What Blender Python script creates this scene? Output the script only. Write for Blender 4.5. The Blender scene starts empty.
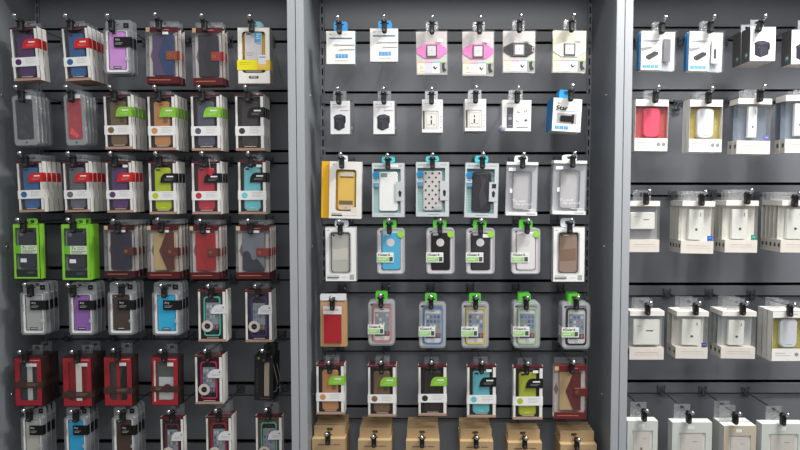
import bpy, math, random
from mathutils import Matrix, Vector
random.seed(7)
S = bpy.context.scene
COL = S.collection
R = math.radians

# ------------------------------------------------------------------ camera, world, lights
EYE = 1.5; FPX = 640.0; PITCH = R(2.95); CX = 427.0
cd = bpy.data.cameras.new('camera'); cam = bpy.data.objects.new('camera', cd); COL.objects.link(cam)
cam.location = (0, 0, EYE); cam.rotation_euler = (R(90) - PITCH, 0, 0)
cd.sensor_width = 36; cd.lens = 36 * FPX / 800; cd.shift_x = -(CX - 400) / 800; cd.clip_start = .05
S.camera = cam
S.view_settings.view_transform = 'Standard'; S.view_settings.look = 'None'
S.view_settings.gamma = 1; S.view_settings.exposure = -0.12; S.view_settings.use_curve_mapping = False
S.cycles.transparent_max_bounces = 24; S.cycles.max_bounces = 7

w = bpy.data.worlds.new('world'); S.world = w; w.use_nodes = True
w.node_tree.nodes['Background'].inputs[0].default_value = (.90, .94, 1, 1)
w.node_tree.nodes['Background'].inputs[1].default_value = 0.34

def area(name, loc, aim, sx, sy, power, col=(1, .98, .95)):
    l = bpy.data.lights.new(name, 'AREA'); l.shape = 'RECTANGLE'; l.size = sx; l.size_y = sy
    l.energy = power; l.color = col
    o = bpy.data.objects.new(name, l); COL.objects.link(o); o.location = loc
    d = Vector(aim) - Vector(loc); o.rotation_euler = d.to_track_quat('-Z', 'Y').to_euler()
    return o
area('ceiling_lamp_strip', (.55, 1.46, 2.98), (.65, 1.60, 1.0), 2.2, .12, 36)
area('ceiling_lamp_right', (1.15, 1.15, 2.98), (1.2, 2.0, .95), .5, .3, 40)
for lx, pw in ((-.75, 4), (.15, 8), (1.0, 9)): area('ceiling_downlight', (lx, .75, 2.98), (lx + .1, 1.9, 1.2), .07, .07, pw)
area('ceiling_lamp_rear', (.3, -1.4, 2.98), (.2, 1.9, 1.2), 2.0, .8, 38)

def P(px, py, D):
    xc = (px - CX) / FPX; yc = -(py - 225) / FPX
    dy = math.cos(PITCH) + math.sin(PITCH) * yc
    dz = -math.sin(PITCH) + math.cos(PITCH) * yc
    return Vector((xc / dy * D, D, EYE + dz / dy * D))

# ------------------------------------------------------------------ materials
M = {}
def lin(c):
    c = c / 255
    return c / 12.92 if c <= .04045 else ((c + .055) / 1.055) ** 2.4
def mat(rgb, rough=.5, metal=0, kind='plain'):
    key = (tuple(rgb), rough, metal, kind)
    if key in M: return M[key]
    m = bpy.data.materials.new(kind + '_%d_%d_%d' % tuple(rgb)); m.use_nodes = True
    nt = m.node_tree; b = nt.nodes['Principled BSDF']; N = nt.nodes.new; L = nt.links.new
    c = [min(.88, lin(v)) for v in rgb]
    b.inputs['Roughness'].default_value = rough; b.inputs['Metallic'].default_value = metal
    tc = N('ShaderNodeTexCoord'); n = N('ShaderNodeTexNoise')
    sc, lo, det = {'plain': (60, .94, 2), 'leather': (320, .78, 4), 'kraft': (240, .84, 4), 'paint': (4, .92, 4), 'fleck': (700, .6, 2)}.get(kind, (60, .94, 2))
    n.inputs['Scale'].default_value = sc; n.inputs['Detail'].default_value = det
    L(tc.outputs['Object'], n.inputs['Vector'])
    mx = N('ShaderNodeMix'); mx.data_type = 'RGBA'
    mx.inputs[6].default_value = (c[0] * lo, c[1] * lo, c[2] * lo, 1); mx.inputs[7].default_value = (*c, 1)
    L(n.outputs['Fac'], mx.inputs[0]); L(mx.outputs[2], b.inputs['Base Color'])
    if kind in ('leather', 'kraft', 'fleck'):
        bp = N('ShaderNodeBump'); bp.inputs['Strength'].default_value = .25; bp.inputs['Distance'].default_value = .001
        L(n.outputs['Fac'], bp.inputs['Height']); L(bp.outputs[0], b.inputs['Normal'])
    M[key] = m
    return m
def clear(tint=(255, 255, 255), base=.06, crinkle=.0, haze=0.0):
    key = ('clear', tint, base, crinkle, haze)
    if key in M: return M[key]
    m = bpy.data.materials.new('clear_plastic'); m.use_nodes = True; nt = m.node_tree; N = nt.nodes.new; L = nt.links.new
    nt.nodes.remove(nt.nodes['Principled BSDF']); out = nt.nodes['Material Output']
    t = N('ShaderNodeBsdfTransparent'); g = N('ShaderNodeBsdfGlossy'); g.inputs['Roughness'].default_value = .12
    t.inputs[0].default_value = (*[lin(v) for v in tint], 1)
    lw = N('ShaderNodeLayerWeight'); lw.inputs[0].default_value = .35
    ma = N('ShaderNodeMath'); ma.operation = 'MULTIPLY_ADD'; ma.inputs[1].default_value = .2 if base > .01 else .03; ma.inputs[2].default_value = base
    L(lw.outputs['Facing'], ma.inputs[0])
    mx = N('ShaderNodeMixShader'); L(ma.outputs[0], mx.inputs[0]); L(t.outputs[0], mx.inputs[1]); L(g.outputs[0], mx.inputs[2])
    last = mx
    if haze:
        d = N('ShaderNodeBsdfDiffuse'); d.inputs[0].default_value = (.75, .77, .8, 1)
        m2 = N('ShaderNodeMixShader'); m2.inputs[0].default_value = haze
        L(mx.outputs[0], m2.inputs[1]); L(d.outputs[0], m2.inputs[2]); last = m2
    if crinkle:
        tc = N('ShaderNodeTexCoord'); n = N('ShaderNodeTexNoise'); n.inputs['Scale'].default_value = 55; n.inputs['Detail'].default_value = 3
        n.inputs['Distortion'].default_value = 1.2
        L(tc.outputs['Object'], n.inputs['Vector'])
        bp = N('ShaderNodeBump'); bp.inputs['Strength'].default_value = crinkle; bp.inputs['Distance'].default_value = .012
        L(n.outputs['Fac'], bp.inputs['Height']); L(bp.outputs[0], g.inputs['Normal']); L(bp.outputs[0], lw.inputs['Normal'])
    L(last.outputs[0], out.inputs[0])
    M[key] = m
    return m

WHITE = (232, 230, 226); BLACK = (22, 22, 24)
CLEAR = lambda: clear(base=.03)
CRINK = lambda: clear(base=.04, crinkle=.35, haze=.06)
FROST = lambda: clear(base=.08, haze=.30)

# ------------------------------------------------------------------ mesh builder
_text = {}
def text_mesh(s):
    if s in _text: return _text[s]
    c = bpy.data.curves.new('t', 'FONT'); c.body = s; c.resolution_u = 1; c.size = 1
    o = bpy.data.objects.new('t', c); COL.objects.link(o)
    dg = bpy.context.evaluated_depsgraph_get(); me = o.evaluated_get(dg).to_mesh()
    vs = [(v.co.x, v.co.y) for v in me.vertices]; fs = [tuple(p.vertices) for p in me.polygons]
    o.evaluated_get(dg).to_mesh_clear(); bpy.data.objects.remove(o); bpy.data.curves.remove(c)
    x0 = min(v[0] for v in vs); x1 = max(v[0] for v in vs); y0 = min(v[1] for v in vs); y1 = max(v[1] for v in vs)
    _text[s] = ([((x - x0) / (x1 - x0), (y - y0) / (y1 - y0)) for x, y in vs], fs, (x1 - x0) / (y1 - y0))
    return _text[s]

def rr(x0, x1, z0, z1, r, n=4):
    r = min(r, (x1 - x0) / 2.001, (z1 - z0) / 2.001); pts = []
    for cx, cz, a0 in ((x1 - r, z1 - r, 0), (x0 + r, z1 - r, 90), (x0 + r, z0 + r, 180), (x1 - r, z0 + r, 270)):
        for i in range(n + 1):
            a = R(a0 + 90 * i / n); pts.append((cx + r * math.cos(a), cz + r * math.sin(a)))
    return pts

class MB:
    def __init__(s): s.v = []; s.f = []; s.m = []; s.mats = []
    def mi(s, m):
        if m not in s.mats: s.mats.append(m)
        return s.mats.index(m)
    def face(s, pts, m):
        b = len(s.v); s.v += pts; s.f.append(tuple(range(b, b + len(pts)))); s.m.append(s.mi(m))
    def box(s, x0, x1, y0, y1, z0, z1, m, side=None, top=None, bot=None):
        b = len(s.v); s.v += [(x, y, z) for z in (z0, z1) for y in (y0, y1) for x in (x0, x1)]
        for q, mm in (((0, 1, 5, 4), m), ((2, 6, 7, 3), m), ((0, 4, 6, 2), side or m), ((1, 3, 7, 5), side or m), ((4, 5, 7, 6), top or m), ((0, 2, 3, 1), bot or m)):
            s.f.append(tuple(b + i for i in q)); s.m.append(s.mi(mm))
    def poly(s, pts, y0, y1, m, bev=0):          # pts (x,z) counter-clockwise seen from the front
        n = len(pts); b = len(s.v)
        loops = []
        if bev:
            cx = sum(p[0] for p in pts) / n; cz = sum(p[1] for p in pts) / n
            hx = max(abs(p[0] - cx) for p in pts); hz = max(abs(p[1] - cz) for p in pts)
            ins = [(cx + (p[0] - cx) * (1 - bev / hx), cz + (p[1] - cz) * (1 - bev / hz)) for p in pts]
            loops = [(ins, y0), (pts, y0 + bev), (pts, y1)]
        else: loops = [(pts, y0), (pts, y1)]
        for pp, y in loops: s.v += [(x, y, z) for x, z in pp]
        k = s.mi(m)
        s.f.append(tuple(b + i for i in range(n))); s.m.append(k)
        for l in range(len(loops) - 1):
            for i in range(n):
                j = (i + 1) % n; s.f.append((b + l * n + j, b + l * n + i, b + (l + 1) * n + i, b + (l + 1) * n + j)); s.m.append(k)
        e = b + (len(loops) - 1) * n
        s.f.append(tuple(e + n - 1 - i for i in range(n))); s.m.append(k)
    def ring(s, o, i, y0, y1, m):                # outline o with opening i, same number of points
        n = len(o); b = len(s.v); k = s.mi(m)
        for pp, y in ((o, y0), (i, y0), (o, y1), (i, y1)): s.v += [(x, y, z) for x, z in pp]
        for a in range(n):
            c = (a + 1) % n
            for q in ((a, c, n + c, n + a), (2 * n + c, 2 * n + a, 3 * n + a, 3 * n + c), (c, a, 2 * n + a, 2 * n + c), (n + a, n + c, 3 * n + c, 3 * n + a)):
                s.f.append(tuple(b + t for t in q)); s.m.append(k)
    def tube(s, pts, r, m, n=8, cap=True):
        k = s.mi(m); rings = []
        for i, p in enumerate(pts):
            p = Vector(p); a = Vector(pts[max(i - 1, 0)]); c = Vector(pts[min(i + 1, len(pts) - 1)])
            t = (c - a).normalized(); up = Vector((0, 0, 1)) if abs(t.z) < .9 else Vector((1, 0, 0))
            u = t.cross(up).normalized(); v = u.cross(t).normalized(); b = len(s.v)
            for j in range(n):
                q = p + (u * math.cos(2 * math.pi * j / n) + v * math.sin(2 * math.pi * j / n)) * r; s.v.append(tuple(q))
            rings.append(b)
        for a, b in zip(rings, rings[1:]):
            for j in range(n):
                l = (j + 1) % n; s.f.append((a + j, a + l, b + l, b + j)); s.m.append(k)
        if cap:
            s.f.append(tuple(rings[0] + n - 1 - j for j in range(n))); s.m.append(k)
            s.f.append(tuple(rings[-1] + j for j in range(n))); s.m.append(k)
    def ball(s, c, r, m, n=10, k=6):
        b = len(s.v); mi = s.mi(m); s.v.append((c[0], c[1], c[2] + r))
        for i in range(1, k):
            a = math.pi * i / k
            for j in range(n):
                t = 2 * math.pi * j / n; s.v.append((c[0] + r * math.sin(a) * math.cos(t), c[1] + r * math.sin(a) * math.sin(t), c[2] + r * math.cos(a)))
        s.v.append((c[0], c[1], c[2] - r)); e = len(s.v) - 1
        for j in range(n):
            l = (j + 1) % n; s.f.append((b, b + 1 + j, b + 1 + l)); s.m.append(mi)
            s.f.append((e, b + 1 + (k - 2) * n + l, b + 1 + (k - 2) * n + j)); s.m.append(mi)
            for i in range(k - 2):
                o = b + 1 + i * n; s.f.append((o + j, o + n + j, o + n + l, o + l)); s.m.append(mi)
    def build(s, name, parent=None, smooth=False, loc=None):
        me = bpy.data.meshes.new(name); me.from_pydata(s.v, [], s.f)
        for m in s.mats: me.materials.append(m)
        me.polygons.foreach_set('material_index', s.m)
        if smooth: me.polygons.foreach_set('use_smooth', [True] * len(s.f))
        me.update()
        o = bpy.data.objects.new(name, me); COL.objects.link(o)
        if parent: o.parent = parent
        if loc: o.location = loc
        return o

def empty(name, loc, label, cat, group=None):
    o = bpy.data.objects.new(name, None); COL.objects.link(o); o.location = loc; o.empty_display_size = .02
    o['label'] = label; o['category'] = cat
    if group: o['group'] = group
    return o

def copy_tree(o, parent=None):
    c = o.copy(); COL.objects.link(c)
    if parent: c.parent = parent
    for ch in list(KIDS.get(o.name, [])): 
        c2 = ch.copy(); COL.objects.link(c2); c2.parent = c
        for g in KIDS.get(ch.name, []):
            c3 = g.copy(); COL.objects.link(c3); c3.parent = c2
    return c
KIDS = {}

# ------------------------------------------------------------------ setting
DB = 2.05; DD = 1.786
PAINT_LIGHT = mat((168, 172, 177), .45, 0, 'paint'); PAINT_DARK = mat((117, 120, 126), .36, .0, 'paint')
PAINT_SIDE = mat((130, 135, 140), .45, 0, 'paint')
PAINT_RAIL = mat((106, 108, 113), .4, 0, 'paint'); VOID = mat((30, 30, 33), .8)
b = MB(); b.box(-4, 4, -3.2, 2.4, -.1, 0, mat((120, 116, 110), .5, 0, 'paint')); o = b.build('floor'); o['kind'] = 'structure'
b = MB(); b.box(-4, 4, 2.3, 2.4, 0, 3.2, mat((120, 120, 120), .8, 0, 'paint')); o = b.build('wall_back'); o['kind'] = 'structure'

# three cabinets side by side; inner width .868, sides 23.5 mm each
XL = [-1.235, -.338, .567]; IWS = [.850, .858, .858]; TH = .0235; ZT = 2.17
RAILS = [[36, 97.5, 157.5, 218, 274, 333, 389, 446.5], [37.2, 99, 159.6, 219, 286.8, 345, 412.2], [34.5, 97, 190, 290, 387]]
BAY = ['left', 'middle', 'right']
for ci in range(3):
    x0 = XL[ci]; IW = IWS[ci]; x1 = x0 + IW
    root = empty('display_cabinet', (x0 + IW / 2, DB, 0), 'grey steel display cabinet with slotted back, %s one of the three' % BAY[ci], 'cabinet', 'display cabinets standing side by side')
    X = lambda x: x - (x0 + IW / 2)
    for sx in (0, 1):
        b = MB(); a = X(x0 - TH if sx == 0 else x1)
        b.box(a + .0006, a + TH - .0006, DD - DB, .07, 0, ZT, PAINT_SIDE)
        # light folded front edge
        b.box(a + .0012, a + TH - .0012, DD - DB - .003, DD - DB, 0, ZT, PAINT_LIGHT)
        for zz in (1.02, 1.46, 1.9):     # small fixing screws on the inner face
            xx = a + TH - .001 if sx == 0 else a + .001
            b.ball((xx, DD - DB + .09, zz - .12), .004, mat((180, 180, 180), .3, 1), 8, 4)
        b.build('side_panel', root)
    b = MB(); b.box(X(x0), X(x1), DD - DB, .07, ZT - .02, ZT, PAINT_SIDE); b.build('top_panel', root)
    b = MB(); b.box(X(x0), X(x1), DD - DB + .01, .07, 0, .12, PAINT_SIDE); b.build('plinth', root)
    b = MB(); b.box(X(x0), X(x1), .055, .069, .12, ZT - .02, VOID); b.build('dark_void_sheet', root)  # near-black colour stands in for the shade inside the panel gaps
    zs = [P(400, p, DB).z for p in RAILS[ci]]
    edges = [ZT - .02] + zs + [.12]
    for k in range(len(edges) - 1):
        t = edges[k] - (0 if k == 0 else .0218); q = edges[k + 1] + (0 if k == len(edges) - 2 else .0245)
        b = MB(); b.box(X(x0 + .014), X(x1 - .014), 0, .012, q, t, PAINT_DARK)
        b.build('back_panel', root)
    for sx in (0, 1):                        # slotted uprights
        a = X(x0 if sx == 0 else x1 - .0135)
        b = MB(); b.box(a, a + .005, -.004, .01, .12, ZT - .02, PAINT_DARK); b.box(a + .0095, a + .0135, -.004, .01, .12, ZT - .02, PAINT_DARK)
        z = .13
        while z < ZT - .03:
            b.box(a + .005, a + .0095, -.004, .01, z, z + .011, PAINT_DARK); z += .032
        b.build('slotted_upright', root)
    for z in zs:
        b = MB(); b.box(X(x0 + .006), X(x1 - .006), -.010, .0, z - .0155, z + .0155, PAINT_RAIL)
        for sx in (0, 1):                    # end bracket going into the slots
            a = X(x0 + .006 if sx == 0 else x1 - .009)
            b.box(a, a + .003, .0, .02, z - .03, z + .014, PAINT_RAIL)
        b.build('cross_rail', root)

ORD = ['first', 'second', 'third', 'fourth', 'fifth', 'sixth', 'seventh']
def rowname(bay, r):
    return ['top', 'second', 'third', 'fourth', 'fifth', 'sixth', 'bottom'][r] if bay < 2 else ['top', 'second', 'third', 'fourth', 'bottom'][r]
DBALL = 1.803; DHOOK = 1.835

# ------------------------------------------------------------------ hooks
CHROME = mat((215, 215, 220), .18, 1); BLK = mat((9, 9, 10), .55)
hook0 = None
def make_hook(bay, r, c, bx, by, n, swing=0):
    global hook0
    bp = P(bx, by, DBALL); z = bp.z - .010; x = bp.x
    if hook0 is None:
        root = empty('display_hook', (0, 0, 0), 'x', 'hook')
        L = DB - .015 - DBALL
        b = MB(); b.tube([(0, -.010, .006), (0, -.006, .0015), (0, 0, 0), (0, .03, -.001), (0, L - .006, -.001)], .0021, CHROME)
        w1 = b.build('wire', root, True)
        b = MB(); b.ball((0, -.011, .009), .0062, CHROME, 12, 8); w2 = b.build('ball_tip', root, True)
        b = MB(); zt = .013
        for sx in (-1, 1): b.tube([(sx * .011, L + .002, zt), (sx * .011, L + .002, -.017)], .002, mat((96, 98, 104), .35, .6), 6)
        b.tube([(-.011, L + .002, -.017), (.011, L + .002, -.017)], .002, mat((96, 98, 104), .35, .6), 6)
        b.box(-.006, .006, L - .006, L - .003, -.012, .01, mat((96, 98, 104), .35, .6)); b.tube([(-.011, L+.002, 0), (0, L - .004, 0), (.011, L+.002, 0)], .002, mat((96, 98, 104), .35, .6), 6)
        w3 = b.build('rail_clip', root)
        b = MB(); pts = rr(-.0068, .0068, -.031, .0055, .006); b.poly(pts, .006, .021, BLK, .002)
        b.poly(rr(-.0085, .0085, -.004, .004, .003), .004, .0065, BLK, .001); b.poly(rr(-.004, .004, -.028, -.02, .004), .0048, .0062, mat((60, 60, 64), .3), .0005)
        b.tube([(-.012, .017, -.003), (.012, .017, -.003)], .0016, BLK, 6)
        w4 = b.build('black_lock', root)
        KIDS[root.name] = [w1, w2, w3, w4]; hook0 = root; h = root
    else: h = copy_tree(hook0)
    h.location = (x, DBALL, z)
    if swing:
        for ch in h.children:
            if ch.name.startswith('black_lock'): ch.rotation_euler = (0, R(-swing), 0)
    h['label'] = 'chrome hook with black lock, %s along %s rail of the %s cabinet' % (ORD[c], rowname(bay, r), BAY[bay])
    h['group'] = 'chrome display hooks of the %s cabinet' % BAY[bay]
    return Vector((x, DHOOK, z))

# ------------------------------------------------------------------ package frame
class Pk:
    def __init__(s, name, spec, cat, group):
        bay, r, c, bx, by, x0, x1, y0, y1 = spec['pos']
        roll = spec.get('roll', 0); yaw = spec.get('yaw', 0); n = spec.get('n', 1); d = spec.get('d', .022)
        s.o = make_hook(bay, r, c, bx, by, n, spec.get('swing', 0))
        A = P(x0, y0, DHOOK); B = P(x1, y1, DHOOK)
        s.w = (B.x - A.x) / math.cos(R(yaw)); s.h = A.z - B.z; s.d = d
        cx = (A.x + B.x) / 2 - s.o.x; cz = (A.z + B.z) / 2 - s.o.z
        a = R(-roll); lx = (cx * math.cos(a) - cz * math.sin(a)) / math.cos(R(yaw)); lz = cx * math.sin(a) + cz * math.cos(a)
        s.xl = lx - s.w / 2; s.zt = lz + s.h / 2; s.spec = spec; s.n = n; s.parts = []
        s.root = empty(name, s.o, '', cat, group)
        s.root.rotation_euler = (0, a, R(yaw)); s.name = name; s.pos = (bay, r, c)
    def X(s, u): return s.xl + u * s.w
    def Z(s, v): return s.zt - v * s.h
    def mb(s): return PB(s)
    def end(s, look, side):
        bay, r, c = s.pos
        where = '%s hook, %s row, %s cabinet' % (ORD[c], rowname(bay, r), BAY[bay])
        s.root['label'] = '%s, front of %s' % (look, where)
        KIDS[s.root.name] = [p for p in s.parts if p.parent == s.root]
        for k in range(1, s.n):
            q = copy_tree(s.root)
            st = k * (s.d + s.spec.get('gap', .0015))
            jit = random.uniform(-1, 1)
            q.location = s.o + Vector((jit * .0006, st, 0)); q.rotation_euler = (0, s.root.rotation_euler.y + R(jit * .5 + s.spec.get('fan', 0) * k), s.root.rotation_euler.z)
            q['label'] = '%s, %s from front on %s' % (side, ORD[k], where)
        return s

class PB(MB):
    def __init__(s, p): super().__init__(); s.p = p
    def r(s, u0, v0, u1, v1, y0, y1, m, **k):
        p = s.p; s.box(p.X(u0), p.X(u1), y0, y1, p.Z(v1), p.Z(v0), m, **k); return s
    def rnd(s, u0, v0, u1, v1, rad, y0, y1, m, bev=0, n=4):
        p = s.p; s.poly(rr(p.X(u0), p.X(u1), p.Z(v1), p.Z(v0), rad, n), y0, y1, m, bev); return s
    def win(s, O, I, y0, y1, m, ro=.0001, ri=.0001):
        p = s.p
        s.ring(rr(p.X(O[0]), p.X(O[2]), p.Z(O[3]), p.Z(O[1]), ro), rr(p.X(I[0]), p.X(I[2]), p.Z(I[3]), p.Z(I[1]), ri), y0, y1, m); return s
    def disc(s, u, v, rad, y0, y1, m, n=20):
        x = s.p.X(u); z = s.p.Z(v); s.poly([(x + rad * math.cos(2 * math.pi * i / n), z + rad * math.sin(2 * math.pi * i / n)) for i in range(n)], y0, y1, m); return s
    def ringd(s, u, v, ro, ri, y0, y1, m, n=20):
        x = s.p.X(u); z = s.p.Z(v); f = lambda q: [(x + q * math.cos(2 * math.pi * i / n), z + q * math.sin(2 * math.pi * i / n)) for i in range(n)]
        s.ring(f(ro), f(ri), y0, y1, m); return s
    def pg(s, uv, y0, y1, m):
        s.poly([(s.p.X(u), s.p.Z(v)) for u, v in uv], y0, y1, m); return s
    def txt(s, t, u0, v0, u1, v1, y, m, fit=True):
        vs, fs, asp = text_mesh(t); p = s.p; x0 = p.X(u0); x1 = p.X(u1); z0 = p.Z(v1); z1 = p.Z(v0)
        b = len(s.v); s.v += [(x0 + a * (x1 - x0), y, z0 + c * (z1 - z0)) for a, c in vs]; k = s.mi(m)
        for f in fs: s.f.append(tuple(b + i for i in f)); s.m.append(k)
        return s
    def lines(s, u0, v0, u1, v1, n, y, m, frac=.45):
        h = (v1 - v0) / n
        for i in range(n):
            s.r(u0, v0 + i * h, u0 + (u1 - u0) * (1 if i % 2 == 0 else .8), v0 + i * h + h * frac, y, y + .0002, m)
        return s
    def shell(s, front=None, side=None, top=None, bot=None, d=None, t=.001, back=None):
        """open-fronted carton: back, left, right, top and bottom boards"""
        d = d or s.p.d; p = s.p; tu = t / p.w; tv = t / p.h
        s.r(0, 0, tu, 1, 0, d, side); s.r(1 - tu, 0, 1, 1, 0, d, side)
        s.r(tu, 0, 1 - tu, tv, 0, d, top or side); s.r(tu, 1 - tv, 1 - tu, 1, 0, d, bot or side)
        s.r(tu, tv, 1 - tu, 1 - tv, d - t, d, back or side); return s
    def hang(s, half, m, y0, y1, top=.009, low=None, hole=.0065, rnd=0):
        """hang tab from the top edge of the pack up around the wire (the wire runs through the opening)"""
        z0 = s.p.zt - .0005 if low is None else low
        if z0 > -.006: z0 = -.0062
        s.ring(rr(-half, half, z0, top, rnd or .0005), rr(-min(hole, half * .5), min(hole, half * .5), -.0045, .0045, .004), y0, y1, m); return s
    def fin(s, name, smooth=False, parent=None):
        o = s.build(name, parent or s.p.root, smooth); s.p.parts.append(o)
        if parent is not None: KIDS.setdefault(parent.name, []).append(o)
        return o

def icons(b, u0, v0, u1, v1, y, seed=0):
    cols = [(80, 120, 175), (190, 200, 205), (84, 104, 128), (205, 205, 200), (130, 150, 130), (96, 124, 170), (150, 142, 136)]
    rnd = random.Random(seed); W = (u1 - u0) / 4; H = (v1 - v0) / 5
    for i in range(4):
        for j in range(5):
            if j == 3 and i > 1: continue
            c = cols[rnd.randrange(7)] if j < 4 else [(110, 170, 90), (120, 150, 190), (95, 130, 190), (215, 110, 60)][i]
            b.rnd(u0 + (i + .18) * W, v0 + (j + .18) * H, u0 + (i + .82) * W, v0 + (j + .8) * H, .0012, y, y + .0002, mat(c, .3), 0, 2)

def phone_face(p, u0, v0, u1, v1, y, body=(25, 25, 28), depth=.008, seed=1):
    """a phone seen from the front: glass face, screen, icons, speaker, home button"""
    b = p.mb(); b.rnd(u0, v0, u1, v1, .008, y, y + depth, mat(body, .2), .001)
    W = u1 - u0; H = v1 - v0
    b.r(u0 + .07 * W, v0 + .14 * H, u1 - .07 * W, v0 + .86 * H, y - .0002, y, mat((150, 158, 166), .2))
    b.r(u0 + .07 * W, v0 + .72 * H, u1 - .07 * W, v0 + .86 * H, y - .0003, y, mat((84, 90, 100), .2))
    b.rnd(u0 + .4 * W, v0 + .065 * H, u0 + .6 * W, v0 + .08 * H, .001, y - .0003, y, mat((70, 70, 72), .4))
    b.ringd(u0 + .5 * W, v0 + .93 * H, .0045, .0038, y - .0003, y, mat((100, 100, 100), .4), 14)
    icons(b, u0 + .09 * W, v0 + .17 * H, u1 - .09 * W, v0 + .85 * H, y - .0005, seed)
    return b.fin('phone')

BOXD = .023
MAROON = (84, 28, 36); KR = (176, 142, 124)
# ---- carton with white sides, window, paper band with a colour dot and a corner flag
def carton_base(p, inner=(58, 48, 52)):
    b = p.mb(); W = mat(WHITE, .55)
    b.shell(side=W, top=mat(MAROON, .4), bot=mat(KR, .6), t=.0011)
    b.win((0, .0, 1, 1), (.085, .035, .885, .955), 0, .0012, W)
    b.r(0, 0, 1, .033, -.0003, .0, mat(MAROON, .4)); b.r(0, .955, 1, 1, -.0003, 0, mat(KR, .6))
    b.r(.03, .03, .97, .97, p.d * .62, p.d * .62 + .001, mat(inner, .6))
    b.lines(.3, .05, .7, .075, 1, -.0003 + .0009, mat((120, 90, 95), .5))
    b.lines(.3, .925, .72, .945, 1, .0002, mat((225, 215, 200), .5))
    b.fin('carton')
    b = p.mb(); b.r(.085, .035, .885, .955, .0004, .0007, CLEAR()); b.fin('window')
    b = p.mb(); b.hang(.021, CRINK(), p.d - .002, p.d - .0012); b.fin('hang_tab')
def flag(p, rgb, txt=(235, 235, 235)):
    b = p.mb(); m = mat(rgb, .4); v0, v1 = .225, .405
    if p.spec.get('yaw', 0) < -90: return
    pts = [(1.0, v1), (1.0, v0), (.62, v0), (.53, v0 + .02), (.46, v0 + .07), (.42, v1)]
    b.pg([(u, v) for u, v in pts], -.0011, -.0007, m)
    b.r(1.0 + .0003, v0, 1.0 + .0003 + .0004 / p.w, v1, -.0011, p.d * .8, m)
    b.r(.66, v0 + .05, .9, v0 + .075, -.0013, -.0011, mat(txt, .5)); b.lines(.58, v0 + .105, .9, v0 + .15, 2, -.0013, mat(tuple(int(a * .5 + c * .5) for a, c in zip(rgb, txt)), .5), .35)
    b.fin('corner_flag')
def case_box(pos, look, rgb, frgb, wallet=False, **k):
    p = Pk('phone_case_box', dict(pos=pos, d=BOXD - .0015, gap=.003, **k), 'phone case', 'boxed phone cases with paper bands'); carton_base(p)
    b = p.mb(); m = mat(rgb, .45, 0, 'leather' if wallet else 'plain')
    b.rnd(.2, .115, .78, .93, .009, .0035, .0125, m, .0018)
    if wallet:
        dk = mat(tuple(int(v * .35) for v in rgb), .6); b.rnd(.42, .17, .56, .185, .001, .0033, .0035, dk)
        b.rnd(.54, .40, .70, .51, .002, .0029, .0035, mat(tuple(int(v * .72) for v in rgb), .5, 0, 'leather'))
    else:
        b.rnd(.26, .14, .40, .175, .003, .0031, .0035, mat((30, 28, 34), .3)); b.rnd(.30, .148, .335, .167, .0015, .0028, .0031, mat((90, 90, 95), .2))
        b.r(.4, .875, .58, .887, .0033, .0035, mat(tuple(min(255, int(v * 1.25 + 12)) for v in rgb), .4))
    b.fin('phone_case')
    b = p.mb(); b.r(-.004, .565, 1.004, .735, -.0007, -.0003, mat((238, 238, 236), .5))
    b.disc(.235, .65, .0088, -.0009, -.0007, mat(rgb, .45)); b.lines(.5, .59, .88, .70, 4, -.0009, mat((196, 196, 198), .5), .3)
    b.fin('paper_band')
    flag(p, frgb)
    if k.get('sticker'):
        b = p.mb(); b.r(.66, .075, .84, .125, -.0004, .0003, mat((240, 240, 240), .5)); b.fin('price_sticker')
    if k.get('charm'):
        b = p.mb(); b.tube([(p.X(.62), -.002, p.Z(-.06)), (p.X(.66), -.002, p.Z(.14))], .0005, mat((230, 225, 225), .5), 5); b.rnd(.60, .14, .73, .27, .004, -.003, -.0012, mat(rgb, .35), .0005); b.fin('sample_charm')
    p.end(look, 'white-sided phone case box')
def bumper_box(pos, look, rgb, **k):
    p = Pk('bumper_case_box', dict(pos=pos, d=.024, **k), 'phone case', 'boxed bumper cases with a pictured phone'); carton_base(p, k.get('inner', (52, 34, 40)))
    phone_face(p, .225, .15, .755, .88, .006, seed=pos[2])
    b = p.mb(); X, Z = p.X, p.Z
    b.win((.19, .13, .79, .90), (.235, .155, .745, .875), .003, .0125, mat(rgb, .35), .009, .0075); b.fin('bumper_case')
    b = p.mb(); b.ringd(.33, .70, .0168, .0085, -.0009, -.0004, mat((206, 196, 186), .4)); b.disc(.33, .70, .0085, -.0008, -.0004, mat((30, 28, 30), .3))
    b.r(.29, .70, .37, .705, -.001, -.0008, mat((150, 150, 150), .4)); b.fin('round_seal')
    b = p.mb(); v0, v1 = .28, .46; b.pg([(1, v1), (1, v0), (.72, v0), (.6, v0 + .02), (.5, v0 + .08), (.46, v1)], -.0011, -.0007, mat((224, 224, 226), .4))
    b.r(.87, v0 + .05, .93, v0 + .07, -.0013, -.0011, mat((60, 60, 60), .5)); b.lines(.62, v0 + .1, .95, v0 + .15, 2, -.0013, mat((190, 190, 192), .5), .4); b.fin('corner_flag')
    p.end(look, 'white-sided bumper case box')
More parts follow.
